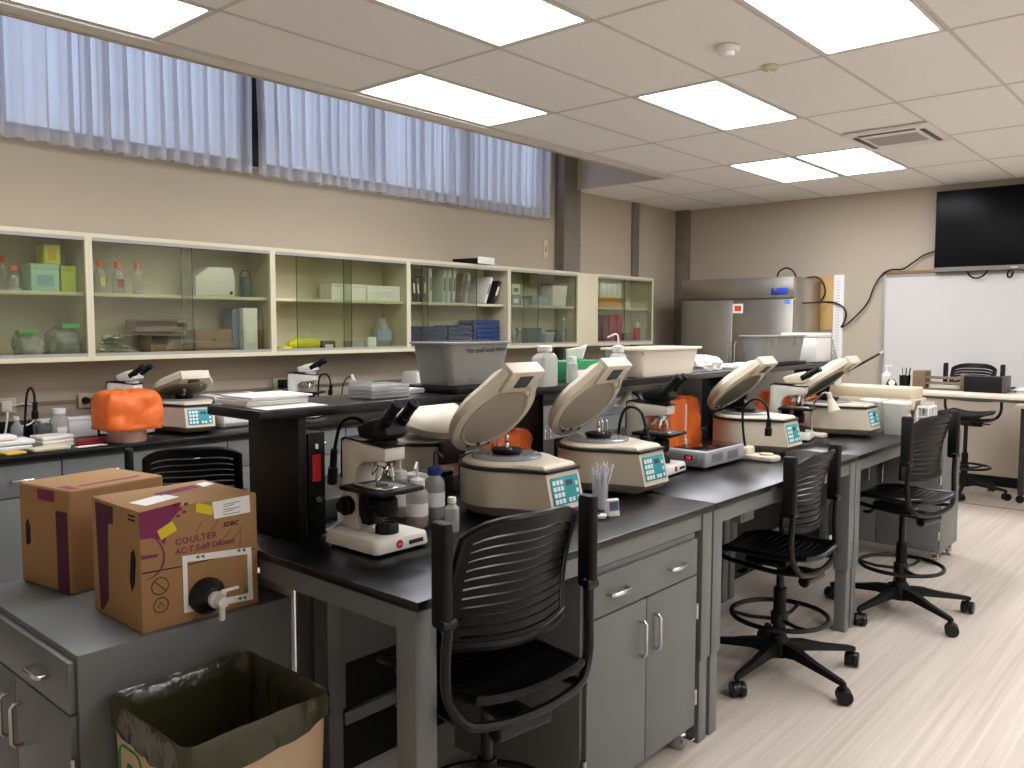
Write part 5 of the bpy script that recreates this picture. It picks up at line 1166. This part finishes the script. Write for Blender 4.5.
y, w = span(373, 395, -5.3); h = V(385, 318, x=-5.3).z - CB0; t = thing('carboy', 'clear plastic jar with blue and white label in the third cabinet', 'jar', (-5.34, y, CB0)); r = min(w / 2, .085); MB().lathe([(0, .001), (r * .95, .001), (r, .01), (r, h * .6), (r * .55, h * .85), (r * .5, h), (0, h)], seg=26).build('body', M_film, t)
m = MB(); n = 10; P = [((r + .001) * math.cos(R(-60 + 12 * i)), (r + .001) * math.sin(R(-60 + 12 * i)), z) for z in (h * .25, h * .6) for i in range(n + 1)]; m.poly(P, [[i, i + 1, n + 2 + i, n + 1 + i] for i in range(n)]); m.build('label', mat('blue_white_label', '#8fa5c0', .6), t, 180)
carton('small white box before the clear jar in the third cabinet', 368, 376, 337, CB0, M_paper, -5.22, .06, lid=False); carton('pale grey instrument tray left of the clear jar', 352, 364, 341, CB0, mat('pale_tray', '#a9aaa4', .5), -5.25, .12, lid=False)
# fourth bay: binders
BND = [(412, 275, '#a99f95', 3), (416, 277, '#1b1b1d', 3), (420.5, 278, '#5a5660', 4), (425, 276, '#6a5c55', -2), (431.5, 268, '#c9cdc8', 0), (444, 269, '#b9c0ba', -4), (449, 269, '#c6ccc6', -4), (454, 269, '#bcc4bd', -4), (461, 273, '#8d7c78', -9), (466, 273, '#aab3ac', -9), (483, 276, '#d4d2cc', -22), (491, 280, '#161617', -26)]
BLB = ['pale binder at the left end of the binder row', 'thin black binder second from the left', 'dark grey binder third from the left', 'brown binder before the tall pale one', 'tall pale binder standing upright', 'pale binder first of the three leaning slightly', 'pale binder second of the three leaning slightly', 'pale binder third of the three leaning slightly', 'reddish grey binder leaning in the middle of the row', 'thin pale binder leaning beside the reddish one', 'white binder leaning steeply near the right end', 'black binder leaning steeply at the right end']
for (px, pt, hx_, ln), lb in zip(BND, BLB):
    y, w = span(px - 2, px + 2, -5.24); h = .255 * (V(px, pt, x=-5.24).z - CB1) / .26; w = .035
    t = thing('binder', lb + ' in the fourth cabinet', 'binder', (-5.36, y + (.0 if ln == 0 else math.sin(R(-ln)) * .1), CB1)); hh = h / math.cos(R(ln)) if abs(ln) < 15 else h / math.cos(R(ln)) * .95
    Mx = Matrix.Rotation(R(ln), 4, 'X') if False else Matrix.Translation((0, 0, abs(math.sin(R(ln))) * w / 2 + .001)) @ Matrix.Rotation(R(-ln) * -1, 4, 'X')
    m = MB().use(mat('binder_' + hx_[1:], hx_, .5)); m.box(-.12, .11, -w / 2, w / 2, 0, hh, .004, M=Mx); sp = m.build('cover', m.mats[0], t)
    m = MB(); m.box(-.121, .1, -w / 2 + .004, w / 2 - .004, .004, hh + .0012, 0, M=Mx); m.build('pages', M_paper, t)
    m = MB(); m.box(.1103, .111, -w * .3, w * .3, hh * .35, hh * .75, 0, M=Mx); m.build('spine_label', M_paper if hx_ < '#8' else mat('spine_print', '#77736f', .7), t)
M_blue = mat('blue_tray_plastic', '#1a3568', .4)
for (p0, p1, pt, n, lb) in ((410, 425, 326, 4, 'far left stack'), (427, 447, 326, 4, 'second stack'), (449, 472, 325, 4, 'third stack'), (474, 500, 320, 6, 'tallest right stack')):
    y, w = span(p0, p1, -5.24); h = (V((p0 + p1) / 2, pt, x=-5.24).z - CB0) / n
    for k in range(n):
        t = thing('slide_tray', 'blue slide tray in the %s of the fourth cabinet, %s' % (lb, ['lowest', 'second from the bottom', 'third from the bottom', 'fourth from the bottom', 'fifth from the bottom', 'topmost'][k] if n == 6 or k < 3 else 'topmost'), 'tray', (-5.34, y, CB0 + k * h), 0, 'blue slide trays')
        m = MB(); m.box(-.1, .1, -w / 2, w / 2, .0005, h * .55, .002); m.box(-.094, .094, -w / 2 + .005, w / 2 - .005, h * .55, h * .93); m.build('tray', M_blue, t); qb('grip', M_bcap, t, .1003, .106, -.02, .02, h * .15, h * .45)
yy = V(483, 262, x=-5.18).y; t = thing('binder', 'large white binder lying on top of the fourth cabinet', 'binder', (-5.3, yy, WCZ1 + .001), 8)
MB().prism([(-.14, -.13), (.14, -.13), (.14, .13), (-.14, .13)], 0.001, .05, .004).build('cover', M_black, t); qb('spine', M_paper, t, .1405, .146, -.128, .128, .002, .064, .002)
# fifth bay
carton('small white labelled box, upper of two at the left of the fifth cabinet', 512, 520, 284, CB1 + .1, M_paper, -5.24, .1, lab=mat('grey_print', '#8d8a90', .8)); carton('small white labelled box, lower of two at the left of the fifth cabinet', 512, 520, 295, CB1, mat('pale_blue_card', '#9aa9b5', .6), -5.24, .1, lab=M_paper); carton('pale lilac box on the upper shelf of the fifth cabinet', 521, 529, 299, CB1, mat('lilac_card', '#b5b6c8', .6), -5.24, .1)
carton('small clear lidded box left of the white bucket', 532, 549, 296, CB1, mat('grey_green_plastic', '#8f9f97', .4), -5.26, .14)
y, w = span(551, 566, -5.28); h = V(558, 284, x=-5.28).z - CB1; t = thing('bucket', 'white square bucket with lid in the fifth cabinet', 'bucket', (-5.34, y, CB1)); MB().prism(rrect(.15, w * .9, .02), .001, h * .92, .004, top=rrect(.17, w, .02)).build('body', M_white, t); MB().prism(rrect(.18, w * 1.04, .02), h * .925, h, .004).build('lid', M_steelgrey, t)
M_bluecl = clearmat('blue_clear_plastic', '#8fb0b8', .9, .5, .1, .35)
for p0, p1, pt, lb in ((527, 543, 328, 'dark green clear basin, left in the fifth cabinet'), (546, 556, 333, 'pale basin in the middle of the fifth cabinet'), (557, 568, 330, 'blue clear basin at the right of the fifth cabinet')):
    y, w = span(p0, p1, -5.26); h = V(p0, pt, x=-5.26).z - CB0; t = thing('basin', lb, 'basin', (-5.34, y, CB0)); q = lambda k, z: [Vector((a * k, b * k, z)) for a, b in rrect(.15, w, .02, 4)]
    MB().loops([q(.85, .001), q(1, h), q(.96, h), q(.82, .006)]).build('body', M_bluecl if p0 != 546 else M_frost, t, 30); MB().loops([q(1.04, h - .006), q(1.04, h + .002), q(.97, h + .002), q(.97, h - .0)], cap=False).build('rim', M_white if p0 == 546 else M_bluecl, t)
for px, pt, lb in ((514, 332, 'first of two small flasks at the left of the fifth cabinet'), (519.5, 328, 'taller of two small flasks at the left of the fifth cabinet'), (563, 318, 'white tall brush bottle standing in the fifth cabinet')):
    y, w = span(px - 1, px + 1, -5.24); h = V(px, pt, x=-5.24).z - CB0; t = thing('flask', lb, 'flask', (-5.235, y, CB0)); MB().lathe([(0, .001), (.02, .001), (.02, .02), (.012, h * .6), (.011, h - .02), (0, h - .02)], seg=18).build('body', M_frost, t); MB().lathe([(0, h - .0195), (.014, h - .0195), (.014, h), (0, h)], seg=16).build('cap', M_white, t)
# sixth bay
carton('orange box with white stack on it in the last cabinet', 599, 622, 298, CB1, mat('orange_card', '#c98a2c', .6), -5.26, .16, lid=False); y, w = span(601, 622, -5.27); z1 = V(610, 298, x=-5.26).z
t = thing('box', 'white ribbed box stacked on the orange box', 'box', (-5.35, y, z1 + .001)); h = V(610, 279, x=-5.27).z - z1; MB().box(-.07, .07, -w / 2, w / 2, .0005, h, .003).build('carton', M_paper, t)
m = MB()
for k in range(4): m.box(.0703, .0715, -w / 2 + .02 + k * w / 4.2, -w / 2 + .024 + k * w / 4.2, .01, h - .01)
m.build('rib', M_track, t)
carton('small pale box right of the orange box', 626, 631, 299, CB1, M_cream, -5.24, .08)
for k, (px, hx_, lb) in enumerate(((601, '#5a1020', 'dark red binder, leftmost of the red ones'), (605.5, '#6a1224', 'dark red binder, second of the red ones'), (612, '#9c1a30', 'wide crimson binder, third of the red ones'), (619, '#a51c33', 'wide crimson binder, right end of the red ones'))):
    y, w = span(px - 2.4, px + 2.4, -5.24); w = max(.04, w * (1 if k > 1 else .6)); h = V(px, 315, x=-5.24).z - CB0; t = thing('binder', lb, 'binder', (-5.34, y, CB0), 0, 'red binders'); m = MB(); m.box(-.11, .11, -w / 2, w / 2, .001, h, .004); m.build('cover', mat('red_' + hx_[1:], hx_, .5), t); qb('pages', M_paper, t, -.1105, .1, -w / 2 + .004, w / 2 - .004, h + .0002, h + .0012)
t = thing('dispenser', 'small white and red bottle set at the right of the last cabinet', 'bottle', (-5.26, span(637, 640, -5.24)[0], CB0)); MB().prism(rrect(.05, .09, .01), .001, .16, .004).build('body', M_red, t); MB().prism(rrect(.045, .05, .01), .1605, .22, .004).build('cap', M_white, t)
carton('pale blue box at the far right of the last cabinet', 641, 646, 331, CB0, mat('pale_blue_card', '#9aa9b5', .6), -5.24, .1); carton('small grey box between red binders and the red bottle', 625, 633, 333, CB0, M_steelgrey, -5.24, .1)
# ================================================================== THINGS ON THE WALL COUNTER
p = V(137, 441, z=CTZ); t = thing('bucket', 'pinkish bucket lined with an orange bag on the wall counter', 'bucket', (-4.905, p.y - .04, CTZ))
r = .11; MB().lathe([(0, .001), (.1, .001), (.104, .008), (.11, .14), (.106, .14), (.098, .012), (0, .01)], seg=30).build('body', mat('pinkish_bucket', '#d0a79a', .45), t)
b_ = bag('orange_bag', None, None, None, .29, .3, .21, 52, .84, m_=M_bag, parent=t, z0=.08, flare=.05)
p = V(60, 440, z=CTZ); t = thing('reagent_bottle', 'cloudy wide bottle with label on the wall counter left of the orange bucket', 'bottle', (-5.22, V(58, 430, x=-5.2).y + .015, CTZ)); MB().lathe([(0, .001), (.05, .001), (.052, .006), (.052, .12), (.036, .145), (.034, .16), (0, .16)], seg=26).build('body', M_milk, t); MB().lathe([(0, .1605), (.037, .1605), (.037, .19), (0, .19)], seg=24).build('cap', M_white, t); qb('label', M_paper, t, .046, .0535, -.028, .022, .03, .085)
t = thing('foam_block', 'long low white foam box behind the orange bucket', 'box', (-5.34, V(85, 430, x=-5.25).y - .07, CTZ)); MB().box(-.05, .05, -.16, .16, .001, .1, .004).build('box', M_white, t); MB().box(-.051, .051, -.161, .161, .1003, .12, .004).build('lid', M_white, t)
t = thing('small_bottle', 'small grey bottle with narrow neck behind the paper racks', 'bottle', (-5.38, V(18, 425, x=-5.36).y, CTZ)); MB().lathe([(0, .001), (.035, .001), (.037, .006), (.033, .08), (.014, .11), (.012, .125), (0, .125)], seg=22).build('body', M_frost, t); MB().lathe([(0, .1255), (.014, .1255), (.012, .145), (0, .145)], seg=16).build('cap', M_white, t)
t = thing('beaker', 'grey clear tub left of the cloudy wide bottle', 'tub', (-5.22, V(40, 430, x=-5.2).y + .02, CTZ)); MB().loops([[Vector((a * k, b * k, z)) for a, b in rrect(.09, .085, .02, 4)] for k, z in ((.9, .001), (1, .105), (.96, .105), (.86, .008))]).build('body', clearmat('smoke_plastic', '#a8b0ac', .9, .5, .1, .4), t, 30); MB().prism(rrect(.075, .07, .02), .012, .05, .003).build('contents', M_red, t)
# racks and trays at left
yb = V(14, 448, z=CTZ).y
t = thing('tray_stack', 'stack of long white racks on the wall counter at the left photo edge', 'rack', (-5.06, yb - .165, CTZ))
for k, (a, b, c) in enumerate(((.0, .22, .16), (.02, .215, .155), (-.03, .18, .13))):
    z0 = k * .028; qb('rack', M_paper, t, -c / 2, c / 2, -b, b + a, .001 + z0, .001 + z0 + .024, .003)
    qb('lip', M_white, t, c / 2 + .0005, c / 2 + .006, -b, b + a, .004 + z0, .02 + z0, .001)
t = thing('tray_stack', 'small stack of white slide trays right of the long racks', 'rack', (-5.02, V(43, 445, z=CTZ).y + .02, CTZ), 6)
for k in range(3): qb('rack', M_white, t, -.075, .075, -.085, .085, .001 + k * .022, .02 + k * .022, .003)
p = V(40, 446, z=CTZ); solo('cream_tray', MB().prism(rrect(.1, .2, .015), .001, .018, .004), M_cream, 'flat cream tray at the counter edge before the slide trays', 'tray', (-4.884, p.y - .02, CTZ), 4)
p = V(5, 452, z=CTZ); solo('yellow_note', MB().box(-.05, .05, -.05, .05, .001, .012, .002), mat('note_yellow', '#d9b04a', .7), 'orange yellow note pad at the counter edge, far left', 'note pad', (-4.87, p.y, CTZ), 12)
t = thing('stapler', 'dark red stapler on the counter left of the orange bucket', 'stapler', (-4.93, V(75, 443, z=CTZ).y + .04, CTZ), 4); m = MB(); m.prism([(-.08, .001), (.08, .001), (.08, .014), (-.08, .014)], -.018, .018, .003, M=frame((0, 0, 0), (0, 1, 0), (0, 0, 1))); m.build('base', mat('dark_red_plastic', '#8a1a26', .4), t); m = MB(); m.prism([(-.08, .0145), (.07, .0145), (.08, .028), (.04, .04), (-.075, .034)], -.016, .016, .004, M=frame((0, 0, 0), (0, 1, 0), (0, 0, 1))); m.build('top', mat('dark_red_plastic', '#8a1a26', .4), t)
solo('paper_sheet', MB().box(-.03, .03, -.08, .08, .001, .003), M_paper, 'white paper slip on the counter before the orange bucket', 'paper', (-4.86, V(100, 441, z=CTZ).y - .12, CTZ), 3)
# outlets, adapters and plugs along the band
for px, py, lb in ((3, 406, 'wall outlet with white adapter plugged in at the far left'), (90, 400, 'wall outlet with two black plugs left of the orange bucket')):
    q = V(px, py, x=WX + .03); t = thing('wall_outlet', lb, 'outlet', q, 0, 'outlets above the wall counter'); qb('plate', M_cream, t, .0005, .006, -.07, .07, -.045, .045, .003)
    if px < 50:
        qb('adapter', M_white, t, .0065, .045, -.02, .035, -.03, .03, .005); MB().tube(spline([(.045, .01, -.02), (.06, .0, -.08), (.06, -.01, -.14), (.05, -.02, -.19)], 5), .006, 6).build('cord', M_white, t); MB().tube(spline([(.03, .036, .0), (.04, .11, .01), (.05, .16, -.02), (.05, .14, -.1), (.05, .07, -.12), (.05, .04, -.06)], 5), .005, 6).build('cord', M_white, t)
    else:
        for s in (-.03, .03): MB().cyl((.0065, s, 0), (.04, s, 0), .024, .018, seg=16).build('plug', M_rub, t)
        MB().tube(spline([(.04, .03, -.005), (.05, .032, -.06), (.05, .03, -.15), (.05, .03, -.2)], 5), .005, 6).build('cord', M_rub, t)
q = V(298, 383, x=WX + .03); t = thing('wall_outlet', 'black plug in the wall outlet left of the far wall microscope', 'outlet', (q.x, V(281, 384, x=WX + .03).y, q.z), 0, 'outlets above the wall counter'); qb('plate', M_cream, t, .0005, .006, -.07, .07, -.045, .045, .003); qb('plug', M_rub, t, .0065, .06, -.035, .04, -.03, .035, .006)
# behind the shelf, far part of the counter
t = thing('printer', 'low grey and white printer on the wall counter behind the tissue box', 'printer', (-5.12, V(592, 370, x=-5.0).y, CTZ)); MB().box(-.18, .18, -.22, .22, .001, .2, .02).build('case', mat('printer_grey', '#aaa8a5', .45), t); MB().box(-.14, .16, -.2, .2, .2005, .26, .02).build('top_cover', mat('printer_white', '#cfccc8', .45), t); qb('front_slot', M_black, t, .1803, .185, -.15, .15, .1, .13)
t = thing('bench_machine', 'pale grey machine edge on the wall counter left of the large grey tub', 'machine', (-5.15, V(408, 385, x=-5.1).y + .15, CTZ)); MB().prism(rrect(.28, .22, .03), .001, .3, .01, top=rrect(.2, .18, .03)).build('housing', M_scope, t); qb('front_panel', M_lcd, t, .118, .13, -.05, .05, .14, .2, .003)
# ================================================================== LOOK
SC.view_settings.view_transform = 'Standard'; SC.view_settings.look = 'None'; SC.view_settings.gamma = 1; SC.view_settings.use_curve_mapping = False
SC.view_settings.exposure = 0
SC.cycles.use_denoising = True; SC.cycles.max_bounces = 10; SC.cycles.diffuse_bounces = 5; SC.cycles.transparent_max_bounces = 24; SC.cycles.sample_clamp_indirect = 6
SC.cycles.caustics_reflective = False; SC.cycles.caustics_refractive = False
